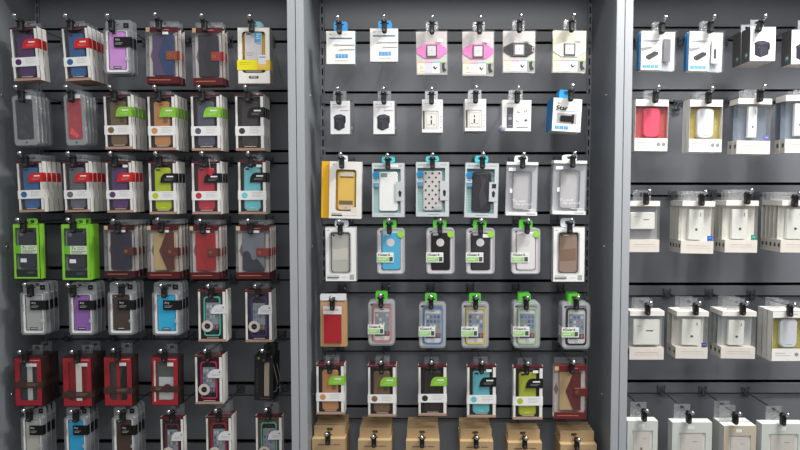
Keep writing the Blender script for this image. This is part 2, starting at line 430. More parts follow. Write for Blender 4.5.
# ---- clamshell with inner white card and black tag
def clamshell(pos, look, rgb, **k):
    p = Pk('clamshell_phone_case', dict(pos=pos, d=.021, **k), 'phone case', 'clamshell phone cases with black tags')
    b = p.mb(); P1 = clear((186, 190, 194), .10, 0, .24)
    X, Z = p.X, p.Z; hx = .0065
    b.ring(rr(X(0), X(1), Z(1), Z(0), .010), rr(-hx, hx, -.004, .004, .003), .0165, .0175, P1)
    b.win((.02, .175, .98, .985), (.10, .2, .9, .955), -.001, .0165, P1, .008, .006)
    b.fin('plastic_shell')
    b = p.mb(); W = mat((244, 244, 244), .45)
    b.win((.07, .19, .93, .955), (.16, .225, .82, .915), .002, .004, W, .006, .004); b.r(.1, .2, .9, .94, .014, .0150, W)
    for i in range(4): b.pg([(.09, .42 + i * .035), (.13, .41 + i * .035), (.14, .425 + i * .035), (.10, .435 + i * .035)][::-1], .0018, .002, mat((196, 130, 90), .5))
    b.fin('inner_card')
    b = p.mb(); b.rnd(.19, .235, .79, .905, .006, .003, .0125, mat(rgb, .4), .0012)
    b.rnd(.25, .25, .45, .275, .002, .0026, .003, mat((40, 40, 44), .3)); b.disc(.29, .2625, .0018, .0022, .003, mat((200, 200, 200), .3), 10)
    b.r(.33, .845, .62, .893, .0026, .003, mat(tuple(int(v * .45) for v in rgb), .4)); b.lines(.36, .86, .59, .885, 1, .0024, mat((200, 200, 200), .5), .6); b.fin('phone_case')
    b = p.mb(); b.r(.40, .33, 1.0, .51, -.002, -.0015, mat((14, 14, 16), .35)); b.txt('Airy', .45, .355, .62, .405, -.0022, mat((225, 225, 225), .5)); b.lines(.45, .43, .72, .48, 2, -.0022, mat((150, 150, 150), .5))
    b.r(1.0, .33, 1.004, .51, -.002, .012, mat((14, 14, 16), .35)); b.fin('black_tag')
    b = p.mb(); b.r(.66, .055, .85, .145, .0160, .0164, mat((14, 14, 14), .4)); b.r(.72, .09, .79, .105, .0158, .0160, mat((110, 106, 96), .4)); b.fin('small_label')
    b = p.mb(); b.disc(.86, .72, .006, -.0018, -.0012, FROST()); b.fin('round_sticker')
    p.end(look, 'grey clamshell phone case')
# ---- wallet case in clear box with maroon ends
def wallet_box(pos, look, lrgb, rrgb, straprgb=(158, 74, 42), bottom=(84, 22, 27), curve=False, **k):
    p = Pk('wallet_case_box', dict(pos=pos, d=.024, **k), 'phone case', 'wallet phone cases in clear boxes')
    MR = mat(bottom, .35); W = mat((236, 230, 224), .5); b = p.mb()
    b.r(.0, .02, 1, 1, p.d - .001, p.d, W); b.r(0, .02, .006, .90, .0, p.d - .001, clear(base=.05, haze=.12)); b.r(.012, .02, .13, .1, .0, .0006, mat((205, 176, 140), .5))
    b.r(.13, .02, 1, .105, 0, .0006, MR); b.r(0, .02, 1, .024, 0, p.d - .001, MR)
    b.r(0, .875, 1, 1, 0, .0006, MR); b.r(0, .996, 1, 1, .0006, p.d - .001, MR); b.r(.994, .875, 1, 1, .0006, p.d - .001, MR)
    b.r(.975, .105, 1.0, .875, 0, .0005, MR); b.pg([(.10, .36), (.17, .49), (.10, .60), (.03, .49)][::-1], p.d - .0018, p.d - .001, mat((150, 120, 120), .5))
    b.r(.5, .055, .72, .07, -.0002, 0, mat((190, 120, 120), .5)); b.r(.08, .93, .75, .942, -.0002, 0, mat((196, 120, 80), .5)); b.fin('printed_sleeve')
    b = p.mb(); b.r(.0, .105, .965, .875, .0001, .0004, CLEAR()); b.r(.9945, .11, .9955, .87, .0006, p.d - .0016, CRINK()); b.fin('clear_window')
    b = p.mb(); A = mat(lrgb, .55, 0, 'leather'); B = mat(rrgb, .5, 0, 'leather')
    b.rnd(.17, .135, .83, .855, .005, .006, .016, A, .0015)
    if curve:
        pts = [(.175, .53), (.175, .845), (.82, .845), (.82, .80), (.7, .70), (.6, .62), (.52, .66), (.44, .62), (.42, .54), (.34, .485), (.25, .48)]
        b.pg(pts, .0045, .0062, B)
    else: b.pg([(.83, .14), (.60, .14), (.36, .49), (.60, .85), (.83, .85)], .0042, .0062, B)
    wl = b.fin('wallet_case')
    b = p.mb(); b.rnd(.60, .43, 1.04, .585, .003, .0015, .0040, mat(straprgb, .4, 0, 'leather'), .0008); b.ringd(.70, .505, .0045, .0028, .0008, .0016, mat((200, 160, 90), .3, .8), 14)
    b.disc(.70, .505, .0028, .001, .0016, mat((150, 110, 60), .3, .8), 12); b.fin('strap', parent=wl)
    b = p.mb(); b.r(.04, -.10, .96, .02, p.d * .5, p.d * .5 + .0004, CRINK()) if p.Z(-.1) < -.006 else None
    b.hang(p.w * .46, CRINK(), p.d - .002, p.d - .0012, top=.007); b.fin('hang_tab')
    if k.get('sticker', True):
        b = p.mb(); b.r(.52, .10, .70, .145, -.0006, -.0002, mat((240, 240, 240), .5)); b.fin('price_sticker')
    p.end(look, 'maroon-edged wallet case box')
# ---- clear pouch with slab case
def pouch(pos, look, rgb, **k):
    p = Pk('pouched_phone_case', dict(pos=pos, d=.017, **k), 'phone case', 'phone cases in clear zip pouches')
    b = p.mb(); C = clear(base=.09, crinkle=.5, haze=.03)
    b.rnd(0, 0, 1, 1, .012, .001, .0152, C, .004); b.fin('clear_pouch')
    b = p.mb(); G = mat((150, 155, 158), .35)
    b.win((.05, .03, .93, .985), (.14, .10, .80, .875), .004, .0125, G, .009, .006); b.disc(.5, .93, .003, .0036, .004, mat((60, 60, 60), .4), 12); b.rnd(.4, .055, .6, .065, .001, .0036, .004, mat((80, 80, 80), .4))
    f = b.fin('case_frame')
    b = p.mb(); b.rnd(.145, .105, .795, .87, .005, .0055, .012, mat(rgb, .3), .001)
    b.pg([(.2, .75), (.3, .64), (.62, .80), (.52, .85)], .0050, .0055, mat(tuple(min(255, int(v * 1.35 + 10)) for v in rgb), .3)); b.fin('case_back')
    b = p.mb(); b.r(.52, .03, .80, .10, .0000, .0008, mat((228, 228, 228), .5)); b.fin('price_sticker')
    b = p.mb(); b.hang(.017, CRINK(), .008, .0086); b.fin('hang_tab')
    p.end(look, 'clear zip pouch phone case')
def green_box(pos, look, rgb, **k):
    p = Pk('green_phone_case_box', dict(pos=pos, d=.026, **k), 'phone case', 'bright green boxed phone cases'); G = mat((142, 212, 66), .45)
    b = p.mb(); b.shell(side=G, t=.0012); b.win((0, 0, 1, 1), (.09, .07, .90, .965), 0, .0015, G); b.r(.03, .03, .97, .97, .016, .0168, mat((168, 178, 170), .5))
    b.r(.09, .825, .90, .965, .0010, .0015, mat((38, 46, 46), .4)); b.lines(.5, .87, .8, .91, 2, .0008, mat((90, 110, 100), .4)); b.fin('carton')
    b = p.mb(); b.r(.09, .07, .9, .825, .0004, .0007, CLEAR()); b.fin('window')
    b = p.mb(); b.rnd(.17, .12, .82, .80, .008, .004, .013, mat(rgb, .3), .0015); b.disc(.29, .185, .006, .0036, .004, mat((120, 125, 130), .3), 16); b.fin('phone_case')
    b = p.mb(); b.r(.09, .385, .90, .535, -.0004, 0, mat((215, 228, 205), .5)); b.r(.09, .385, .30, .535, -.0006, -.0003, mat((110, 190, 50), .5)); b.txt('7s', .35, .40, .5, .46, -.0006, mat((20, 30, 20), .5)); b.lines(.35, .48, .85, .53, 2, -.0006, mat((120, 130, 115), .5)); b.lines(.56, .41, .84, .47, 2, -.0006, mat((150, 170, 140), .5)); b.fin('paper_band')
    b = p.mb(); b.r(.27, .625, .50, .695, -.0004, .0, mat((240, 240, 240), .5)); b.fin('price_sticker')
    b = p.mb(); b.hang(.015, G, p.d - .0022, p.d - .0012, rnd=.004); b.fin('hang_tab')
    p.end(look, 'bright green phone case box')
def red_box(pos, look, inner, ribbon, belt=.5, form=0, **k):
    p = Pk('red_wallet_case_box', dict(pos=pos, d=.042, **k), 'phone case', 'red boxed wallet cases with brown belts')
    Rd = mat((160, 40, 50), .4); DK = mat((52, 34, 32), .5); b = p.mb(); b.shell(side=DK, top=DK, t=.0012)
    b.win((0, 0, 1, 1), (.2, .10, .82, .88), 0, .0012, Rd, .0005, .007); b.r(.02, .02, .98, .98, .03, .031, mat((44, 36, 38), .6)); b.lines(.52, .045, .92, .065, 1, -.0002, mat((230, 150, 150), .5), .8); b.fin('carton')
    b = p.mb(); b.rnd(.2, .10, .82, .88, .007, .0003, .0006, CLEAR()); b.fin('window')
    b = p.mb(); b.rnd(.14, .06, .88, .93, .006, .005, .018, mat(inner, .5, 0, 'leather'), .001)
    if form == 0: b.r(.44, .08, .62, .9, .004, .005, mat(ribbon, .5)); b.r(.44, .115, .82, .18, -.0004, 0, mat((225, 225, 222), .5))
    if form == 1: b.r(.46, .12, .66, .88, -.0004, 0, mat(ribbon, .5)); b.r(.5, .115, .86, .18, -.0006, 0, mat((225, 225, 222), .5))
    if form == 2: b.pg([(.70, .1), (.55, .5), (.6, .9), (.83, .9), (.83, .1)], .004, .005, mat((28, 26, 28), .5)); b.r(.42, .08, .55, .9, .0042, .005, mat((170, 32, 40), .5)); b.r(.56, .115, .80, .18, -.0004, 0, mat((225, 225, 222), .5))
    if form == 3: b.r(.26, .42, .82, .9, .004, .005, mat((205, 208, 206), .5)); b.r(.6, .115, .82, .19, -.0004, 0, mat((225, 225, 222), .5)); b.r(.10, .08, .16, .92, -.0003, 0, mat((215, 205, 200), .5))
    b.fin('wallet_case')
    b = p.mb(); m = mat((70, 50, 44), .4); b.r(-.01, belt, 1.01, belt + .12, -.0016, -.0006, m); b.disc(.25 if form != 3 else .6, belt + .04, .0125, -.0022, -.0006, m); b.lines(.45 if form != 3 else .15, belt + .03, .85 if form != 3 else .4, belt + .09, 2, -.0018, mat((130, 108, 98), .5))
    b.r(1.004, belt, 1.010, belt + .12, -.0006, p.d, m); b.fin('paper_belt')
    b = p.mb(); b.hang(.016, CRINK(), p.d - .0022, p.d - .0012); b.fin('hang_tab')
    p.end(look, 'dark-sided red wallet case box')

def yellow_band_box(pos, look, side, **k):
    p = Pk('yellow_banded_case_box', dict(pos=pos, d=.02, **k), 'phone case', None); W = mat((236, 234, 226), .5); Y = mat((226, 180, 50), .45)
    b = p.mb(); b.shell(side=mat((150, 146, 138), .6), top=W, bot=W, t=.0012); b.win((0, 0, 1, 1), (.14, .07, .86, .81), 0, .0012, W, .0005, .008); b.r(.02, .02, .98, .98, .015, .016, Y); b.fin('carton')
    b = p.mb(); b.rnd(.21, .08, .74, .79, .005, .003, .012, mat((206, 202, 204), .4), .001); b.rnd(.26, .095, .42, .125, .002, .0026, .003, mat((90, 90, 95), .4)); b.lines(.27, .44, .5, .52, 2, .0028, mat((170, 168, 172), .5)); b.fin('phone_case')
    b = p.mb(); b.r(.52, .085, .72, .26, .0022, .0028, mat((70, 165, 215), .4)); b.lines(.56, .11, .69, .22, 3, .0019, mat((220, 235, 245), .4), .4); b.lines(.58, .28, .72, .31, 1, .0026, mat((60, 130, 180), .4)); b.fin('blue_label')
    b = p.mb(); b.r(-.02, .58, 1.01, .76, -.0012, -.0004, mat((244, 226, 20), .4)); b.r(.6, .58, 1.01, .76, -.0014, -.0012, mat((236, 190, 30), .4)); b.lines(.06, .62, .4, .68, 2, -.0014, mat((180, 170, 30), .5), .3); b.lines(.64, .67, .92, .73, 2, -.0016, mat((250, 235, 160), .5), .3); b.r(.64, .49, .88, .66, -.0018, -.0012, mat((225, 228, 232), .4)); b.lines(.67, .52, .86, .57, 1, -.002, mat((120, 140, 190), .5), .4); b.fin('yellow_band')
    b = p.mb(); b.rnd(.34, .865, .64, .91, .003, -.0005, 0, mat((26, 24, 24), .4)); b.lines(.39, .878, .59, .90, 1, -.0007, mat((230, 230, 230), .5), .6); b.fin('logo_badge')
    b = p.mb(); b.hang(.019, mat((130, 178, 190), .4), p.d - .0022, p.d - .0012, rnd=.004); b.fin('hang_tab')
    p.end(look, side)
def black_slim_box(pos, look, **k):
    p = Pk('slim_black_box', dict(pos=pos, d=.034, **k), 'accessory', None); K = mat((30, 28, 28), .45)
    b = p.mb(); b.shell(side=K, t=.0012, back=K); b.win((0, 0, 1, 1), (.48, .14, .80, .92), 0, .0012, K); b.txt('hoco', .42, .05, .72, .085, -.0003, mat((140, 135, 130), .5)); b.r(.18, .045, .28, .085, -.0004, 0, mat((120, 170, 60), .4)); b.lines(.12, .3, .18, .85, 9, -.0003, mat((80, 74, 70), .5), .5); b.lines(.3, .945, .8, .96, 1, -.0003, mat((130, 125, 120), .5)); b.fin('carton')
    b = p.mb(); b.rnd(.49, .15, .79, .915, .002, .003, .014, mat((170, 156, 140), .5, 0, 'leather'), .001); b.fin('beige_case')
    b = p.mb(); b.tube([(p.X(.9), .0, p.Z(.0)), (p.X(1.18), .01, p.Z(.6)), (p.X(1.12), .012, p.Z(.8)), (p.X(.75), .0, p.Z(.86))], .0009, mat((150, 140, 130), .4), 5); b.fin('cord_loop')
    b = p.mb(); b.hang(.017, K, p.d - .0022, p.d - .0012); b.fin('hang_tab')
    p.end(look, 'black slim box')
BLUE = (34, 142, 205)
def tiles(b, u0, v0, u1, v1, n, y, c=(36, 140, 205)):
    W = (u1 - u0) / n
    for i in range(n):
        b.r(u0 + i * W, v0, u0 + (i + .86) * W, v1, y, y + .0003, mat(c, .4)); b.lines(u0 + (i + .2) * W, v0 + (v1 - v0) * .25, u0 + (i + .7) * W, v1, 2, y - .0002, mat((150, 205, 235), .5), .35)
def cable_card(pos, look, **k):
    p = Pk('cable_card', dict(pos=pos, d=.012, **k), 'cable', 'white cable cards with blue tabs'); W = mat((236, 234, 230), .55); B = mat(BLUE, .45); G = mat((120, 120, 124), .5)
    b = p.mb(); b.r(0, 0, 1, 1, 0, p.d, W, side=mat((70, 150, 190), .5), bot=mat((205, 200, 190), .6)); b.pg([(.1, .115), (.14, .08), (.2, .12)], -.0003, 0, G); b.lines(.2, .095, .75, .12, 1, -.0002, mat((190, 190, 192), .5), .4)
    b.lines(.1, .205, .9, .235, 1, -.0003, mat((60, 90, 125), .5), .9); b.lines(.1, .235, .9, .26, 1, -.0003, mat((90, 175, 215), .5), .5)
    b.lines(.26, .775, .78, .86, 1, -.0001, W); b.lines(.3, .895, .76, .93, 1, -.0003, mat((170, 170, 170), .5), .5); tiles(b, .32, .70, .76, .82, 4, -.0004); b.fin('card')
    b = p.mb(); b.tube([(p.X(.30), -.0008, p.Z(.42)), (p.X(.42), -.0008, p.Z(.425)), (p.X(.985), -.0008, p.Z(.425))], .0007, G, 5); b.tube([(p.X(.5), -.0008, p.Z(.565)), (p.X(.985), -.0008, p.Z(.565))], .0006, G, 5)
    b.rnd(.26, .39, .42, .45, .002, -.0012, 0, mat((200, 198, 196), .5)); b.rnd(.44, .54, .56, .59, .002, -.0012, 0, mat((200, 198, 196), .5)); b.fin('printed_cable')
    b = p.mb(); b.hang(.019, B, .009, .010, top=.011, rnd=.006); b.fin('hang_tab')
    p.end(look, 'white cable card with blue tab')
def armband_bag(pos, look, rgb, **k):
    p = Pk('armband_bag', dict(pos=pos, d=.010, **k), 'armband', 'bagged sports armbands'); b = p.mb()
    b.r(.01, .03, .97, .985, .004, .0052, mat((196, 190, 188) if rgb != (238, 236, 224) else (204, 200, 180), .55)); cols = [(232, 222, 206), (206, 206, 222), (228, 232, 232), (150, 152, 150)]
    for i, c in enumerate(cols): b.r(.03 + i * .235, .71, .26 + i * .235, .955, .0034, .004, mat(c, .5)); b.r(.03 + i * .235, .70, .26 + i * .235, .72, .003, .0036, mat([(235, 180, 110), (232, 130, 175), (110, 170, 215), (150, 205, 90)][i], .5))
    K = mat((40, 40, 42), .5); b.disc(.17, .82, .004, .003, .0034, mat((240, 200, 150), .5), 10)
    b.pg([(.55, .78), (.6, .84), (.66, .8), (.66, .83), (.59, .88), (.53, .83)][::-1], .003, .0034, K); b.pg([(.80, .74), (.9, .72), (.88, .82), (.95, .90), (.84, .94), (.8, .86)][::-1], .003, .0034, K); b.lines(.12, .915, .25, .935, 1, .0032, mat((120, 120, 120), .5)); b.fin('insert_card')
    b = p.mb(); m = mat(rgb, .5); b.pg([(.02, .40), (.27, .30), (.73, .30), (.96, .40), (.96, .50), (.73, .62), (.27, .62), (.02, .50)][::-1], .0022, .0036, m)
    f = b.fin('armband'); b = p.mb(); b.rnd(.32, .325, .66, .60, .002, .0004, .0022, mat((58, 52, 54) if rgb[0] > 100 else (90, 90, 92), .4)); b.rnd(.36, .35, .62, .57, .001, 0, .0004, mat((196, 196, 198), .4)); b.disc(.49, .45, .0012, -.0002, 0, K, 8)
    if rgb[0] < 60: b.win((.88, .40, .95, .50), (.895, .42, .935, .48), .0014, .0022, mat((190, 190, 190), .4))
    b.fin('window_pocket', parent=f)
    b = p.mb(); b.r(0, 0, 1, 1, -.0012, -.0009, clear(base=.005, crinkle=.06)); b.r(0, 0, 1, 1, .0062, .0065, clear(base=.005, crinkle=.06)); b.r(.66, .20, .84, .27, -.0016, -.0012, mat((238, 238, 238), .5)); b.fin('clear_bag')
    b = p.mb(); b.hang(.017, CRINK(), .004, .0046); b.fin('hang_tab')
    p.end(look, 'clear bagged armband')
def plug_shape(b, u0, v0, u1, v1, y, c=(46, 48, 58)):
    f = lambda a, d: (u0 + a * (u1 - u0), v0 + d * (v1 - v0)); D = mat(c, .35)
    b.pg([f(*q) for q in ((.04, .32), (.04, .85), (.4, 1), (.92, .82), (.92, .42), (1, .36), (.98, .12), (.6, 0), (.2, .04), (0, .16))][::-1], y, y + .0004, D)
    b.pg([f(*q) for q in ((.08, .14), (.36, .26), (.9, .16), (.58, .05))], y - .0002, y, mat(tuple(v + 26 for v in c), .35))
    b.pg([f(*q) for q in ((.44, .34), (.44, .92), (.48, .92), (.48, .34))], y - .0002, y, mat(tuple(v + 34 for v in c), .35)); b.disc(u0 + .3 * (u1 - u0), v0 + .40 * (v1 - v0), .0009, y - .0003, y, mat((170, 170, 175), .4), 8)
    b.pg([f(*q) for q in ((.48, .34), (.48, .98), (.92, .82), (.92, .42))], y - .00015, y, mat(tuple(v + 10 for v in c), .35)); b.pg([f(*q) for q in ((.86, .30), (.86, .62), (1, .5), (1, .2))], y - .0004, y, mat((30, 30, 34), .35))
def adapter_box(pos, look, sidec=(112, 110, 113), **k):
    p = Pk('travel_adapter_box', dict(pos=pos, d=k.pop('d', .052), **k), 'adapter', 'boxed travel adapters'); b = p.mb(); W = mat((238, 238, 240), .5); Sd = mat(sidec, .5)
    b.r(0, 0, 1, 1, 0, p.d, W, side=Sd, top=W, bot=mat((190, 184, 180), .6)); b.lines(.1, .09, .55, .12, 1, -.0002, mat((180, 180, 184), .5), .6); b.disc(.85, .09, .002, -.0003, 0, mat((200, 200, 204), .5), 10); b.lines(.1, .165, .9, .22, 2, -.0002, mat((178, 178, 182), .5), .35); b.lines(.5, .285, .92, .315, 1, -.0002, mat((120, 120, 124), .5), .6)
    plug_shape(b, .16, .40, .78, .90, -.0006)
    for sgn, u in ((-1, 0), (1, 1)):
        x = p.X(u); xa, xb = (x - .0004, x) if sgn < 0 else (x, x + .0004)
        b.box(xa, xb, .012, .030, p.Z(.88), p.Z(.72), mat((70, 130, 130), .4)); b.box(xa - .0002, xb + .0002, .016, .026, p.Z(.82), p.Z(.76), mat((210, 215, 215), .4))
    b.fin('carton'); b = p.mb(); b.hang(.019, clear((190, 205, 210), .12, 0, .25), .002, .0028, top=.010); b.fin('hang_tab')
    p.end(look, 'grey-sided adapter box')
def socket_box(pos, look, **k):
    p = Pk('socket_adapter_box', dict(pos=pos, d=.026, **k), 'adapter', 'boxed wall socket adapters'); b = p.mb(); W = mat((236, 235, 232), .5); K = mat((34, 34, 36), .4)
    b.r(0, 0, 1, 1, .003, p.d, W, bot=mat((200, 196, 190), .6)); b.win((0, 0, 1, 1), (-.0 + .03, .34, .8, .90), 0, .003, W); b.lines(.1, .12, .7, .15, 1, -.0002, mat((170, 170, 170), .5)); b.lines(.1, .19, .8, .21, 1, -.0002, mat((190, 190, 190), .5)); b.lines(.86, .5, .97, .72, 4, -.0002, mat((150, 150, 150), .5), .3); b.disc(.9, .85, .0014, -.0003, 0, K, 8); b.disc(.88, .09, .0018, -.0003, 0, mat((190, 190, 190), .5), 8); b.fin('carton')
    b = p.mb(); b.r(.03, .34, .12, .90, .0018, .003, mat((96, 92, 88), .5)); b.rnd(.14, .37, .77, .89, .002, .0, .003, mat((226, 224, 218), .4)); b.win((.2, .42, .71, .86), (.215, .43, .695, .85), -.0003, 0, mat((175, 172, 166), .4))
    b.rnd(.42, .50, .48, .57, .001, -.0004, 0, K); b.rnd(.42, .62, .48, .76, .001, -.0004, 0, K); b.r(.28, .76, .38, .775, -.0004, 0, K); b.r(.53, .76, .63, .775, -.0004, 0, K); b.fin('socket_plate')
    b = p.mb(); b.hang(.018, clear((215, 220, 225), .12, 0, .45), .003, .0038, top=.010); b.fin('hang_tab')
    p.end(look, 'white socket adapter box')
def kit_card(pos, look, **k):
    p = Pk('cable_kit_card', dict(pos=pos, d=.012, **k), 'cable', 'white accessory kit cards'); b = p.mb(); W = mat((236, 235, 234), .5); K = mat((18, 18, 20), .5)
    b.r(0, 0, 1, 1, 0, p.d, W, side=mat((190, 188, 190), .5), bot=mat((200, 196, 194), .6)); b.lines(.14, .1, .62, .13, 1, -.0002, mat((150, 150, 160), .5), .5); b.lines(.66, .21, .9, .23, 1, -.0002, mat((170, 170, 175), .5), .6); b.lines(.5, .87, .9, .91, 1, -.0002, mat((110, 110, 115), .5), .7); b.lines(.45, .52, .9, .53, 1, -.0002, mat((210, 210, 212), .5))
    for u, v in ((.56, .38), (.80, .36), (.54, .68), (.82, .66)): b.tube([(p.X(u) - .004, -.0006, p.Z(v) + .003), (p.X(u) - .001, -.0006, p.Z(v) - .002), (p.X(u) + .003, -.0006, p.Z(v) - .001)], .0005, K, 4); b.disc(u + .05, v + (-.02 if u > .6 else .03), .0018 if v < .5 and u > .6 else .0011, -.0005, 0, K, 8)
    b.disc(.82, .64, .0026, -.0005, 0, K, 8); b.fin('card')
    b = p.mb(); b.rnd(.16, .24, .38, .90, .001, -.0006, 0, mat((84, 82, 92), .3)); b.r(.18, .48, .36, .50, -.0009, -.0006, mat((150, 150, 158), .4)); b.rnd(.21, .55, .33, .64, .001, -.0009, -.0006, mat((150, 150, 158), .4)); b.lines(.2, .83, .34, .86, 1, -.0009, mat((190, 190, 196), .4)); b.fin('printed_picture')
    b = p.mb(); b.ball((p.X(.02), .006, p.Z(.93)), .011, clear((190, 190, 225), .2, .9, .3), 10, 7); b.fin('plastic_wrap')
    b = p.mb(); b.hang(.019, CRINK(), .004, .0046, top=.011); b.fin('hang_tab')
    p.end(look, 'white accessory kit card')
def star_box(pos, look, **k):
    p = Pk('car_charger_box', dict(pos=pos, d=.034, **k), 'charger', 'boxed car chargers'); b = p.mb(); W = mat((238, 236, 232), .5)
    b.r(0, 0, 1, 1, 0, p.d, W, side=mat((30, 130, 195), .45), top=W, bot=mat((200, 198, 194), .5)); b.pg([(.12, .17), (.18, .12), (.25, .18)], -.0003, 0, mat((150, 150, 150), .5)); [b.txt('Star', .10 + q, .225 - q * .5, .50 + q, .37 - q * .5, -.0004 - q * .001, mat((24, 20, 20), .5)) for q in (0, .012, .024)]; b.lines(.1, .385, .9, .41, 1, -.0003, mat((130, 170, 195), .5), .6); b.lines(.55, .36, .9, .385, 1, -.0003, mat((190, 200, 205), .5), .6)
    b.rnd(.14, .45, .84, .76, .002, -.0006, 0, mat((170, 166, 168), .4)); tiles(b, .1, .84, .58, .94, 3, -.0004, (50, 150, 205)); b.fin('carton')
    b = p.mb(); b.rnd(.26, .52, .68, .70, .004, -.0035, -.0006, mat((32, 28, 30), .3), .001); b.rnd(.66, .48, .74, .73, .001, -.0035, -.0006, mat((42, 34, 36), .3)); b.r(.22, .57, .28, .65, -.002, -.0006, mat((150, 150, 150), .3)); b.fin('car_charger')
    b = p.mb(); b.hang(.019, mat(BLUE, .45), .031, .0325, top=.009, rnd=.003); b.fin('hang_tab')
    p.end(look, 'blue-sided car charger box')
def card_case_box(pos, look, **k):
    """white upright box with side panel in yellow, big window"""
    p = Pk('yellow_sided_case_box', dict(pos=pos, d=.014, **k), 'phone case', 'yellow-sided phone case boxes'); W = mat((232, 230, 224), .5); Y = mat((236, 180, 20), .45)
    b = p.mb(); b.win((0, 0, 1, 1), (.2, .14, .84, .87), 0, .0012, W, .0005, .008); b.r(0, 0, .008, 1, .0012, p.d, Y); b.r(.99, 0, 1, 1, .0012, p.d, W); b.r(0, 0, 1, .006, .0012, p.d, W); b.r(0, .994, 1, 1, .0012, p.d, W)
    b.r(-.26, 0, 0, 1, .0106, p.d, Y); b.r(0.008, .006, .99, .994, p.d - .001, p.d, Y)
    b.pg([(.1, .065), (.13, .04), (.17, .075), (.13, .06)][::-1], -.0003, 0, mat((40, 40, 40), .5)); b.txt('Coloresso', .08, .895, .40, .925, -.0004, mat((40, 36, 34), .5)); b.lines(.08, .935, .42, .965, 1, -.0003, mat((50, 46, 44), .5), .8); b.lines(.46, .94, .9, .96, 1, -.0003, mat((200, 196, 190), .5)); b.r(.68, .80, .88, .90, -.0003, .0001, mat((226, 218, 205), .5)); b.fin('carton')
    b = p.mb(); b.rnd(.2, .14, .84, .87, .008, .0003, .0006, CLEAR()); b.fin('window')
    b = p.mb(); b.rnd(.26, .17, .80, .85, .008, .004, .010, mat((248, 200, 96), .35), .001); b.rnd(.33, .19, .75, .255, .002, .0034, .004, mat((222, 218, 210), .4)); b.r(.33, .265, .76, .28, .0034, .004, mat((70, 56, 40), .4)); b.r(.30, .685, .73, .755, .0034, .004, mat((120, 104, 80), .4)); b.rnd(.31, .765, .75, .845, .003, .0034, .004, mat((225, 208, 180), .4)); b.disc(.52, .81, .003, .0031, .0034, mat((200, 180, 150), .4), 12); b.fin('phone_case')
    b = p.mb(); b.hang(.012, mat((220, 224, 228), .4), .011, .012, rnd=.004); b.fin('hang_tab')
    p.end(look, 'yellow-sided phone case box')
def aqua_box(pos, look, kind, **k):
    p = Pk('aqua_lined_case_box', dict(pos=pos, d=.018, **k), 'phone case', 'grey boxed phone cases with aqua lining'); G = mat((196, 202, 204), .5); A = mat((186, 224, 222), .55); K = mat((30, 30, 34), .5)
    b = p.mb(); b.shell(side=G, t=.0012, back=A); b.win((0, 0, 1, 1), (.06, .115, .87, .915), 0, .0012, G)
    for i in range(14): b.r(.07, .2 + i * .05, .86, .215 + i * .05, p.d - .0016, p.d - .001, mat((205, 234, 232), .5))
    b.lines(.08, .05, .3, .075, 1, -.0002, mat((120, 180, 190), .5), .8); b.txt('MAX', .32, .045, .45, .075, -.0003, mat((70, 80, 90), .5)); b.lines(.72, .055, .92, .075, 1, -.0002, mat((140, 144, 148), .5)); b.lines(.35, .95, .7, .965, 1, -.0002, mat((120, 124, 128), .5)); b.fin('carton')
    b = p.mb(); c = {'white': (232, 234, 232), 'dots': (196, 192, 190), 'black': (44, 42, 48)}[kind]; Cm = mat(c, .4)
    b.rnd(.22, .17, .78, .885, .007, .003, .012, Cm, .0015)
    if kind == 'white': b.rnd(.27, .19, .47, .265, .003, .0026, .003, mat((120, 150, 148), .4))
    if kind == 'dots':
        for i in range(9):
            for j in range(3): b.disc(.30 + j * .2 + (.1 if i % 2 else 0), .21 + i * .077, .0030, .0024, .003, mat((46, 46, 52), .4), 8) if .30 + j * .2 + (.1 if i % 2 else 0) < .77 else None
        b.rnd(.54, .80, .74, .86, .003, .0020, .0024, mat((170, 185, 186), .4))
    if kind == 'black': b.pg([(.45, .22), (.62, .30), (.56, .5), (.68, .7), (.5, .84), (.42, .6), (.5, .4)][::-1], .0024, .003, mat((66, 64, 70), .3)); b.rnd(.30, .19, .7, .21, .001, .0024, .003, mat((80, 80, 86), .3))
    b.fin('phone_case')
    b = p.mb(); b.disc(.13, .225, .0095, -.0008, -.0002, mat((30, 150, 215), .4)); b.r(.05, .31, .22, .375, -.0008, -.0002, mat((210, 226, 236), .4)); b.r(.05, .385, .22, .43, -.0008, -.0002, mat((100, 170, 215), .4)); b.lines(.08, .32, .19, .36, 1, -.001, mat((110, 160, 200), .4)); b.fin('blue_label')
    b = p.mb(); b.r(.72, .35, .96, .70, -.0008, 0, mat((192, 196, 198), .5)); b.pg([(.80, .54), (.84, .50), (.90, .54), (.88, .62), (.82, .62)][::-1], -.0011, -.0008, K)
    if kind == 'black': b.r(.8, .38, .92, .46, -.0011, -.0008, K)
    b.fin('side_label')
    b = p.mb(); T = mat((64, 190, 200), .4); b.hang(.019, T, .013, .014, top=.008, hole=.015, rnd=.006); b.fin('hang_tab')
    if kind == 'white': b = p.mb(); b.r(.56, .04, .8, .09, -.0006, 0, mat((240, 240, 240), .5)); b.fin('price_sticker')
    p.end(look, 'grey and aqua phone case box')
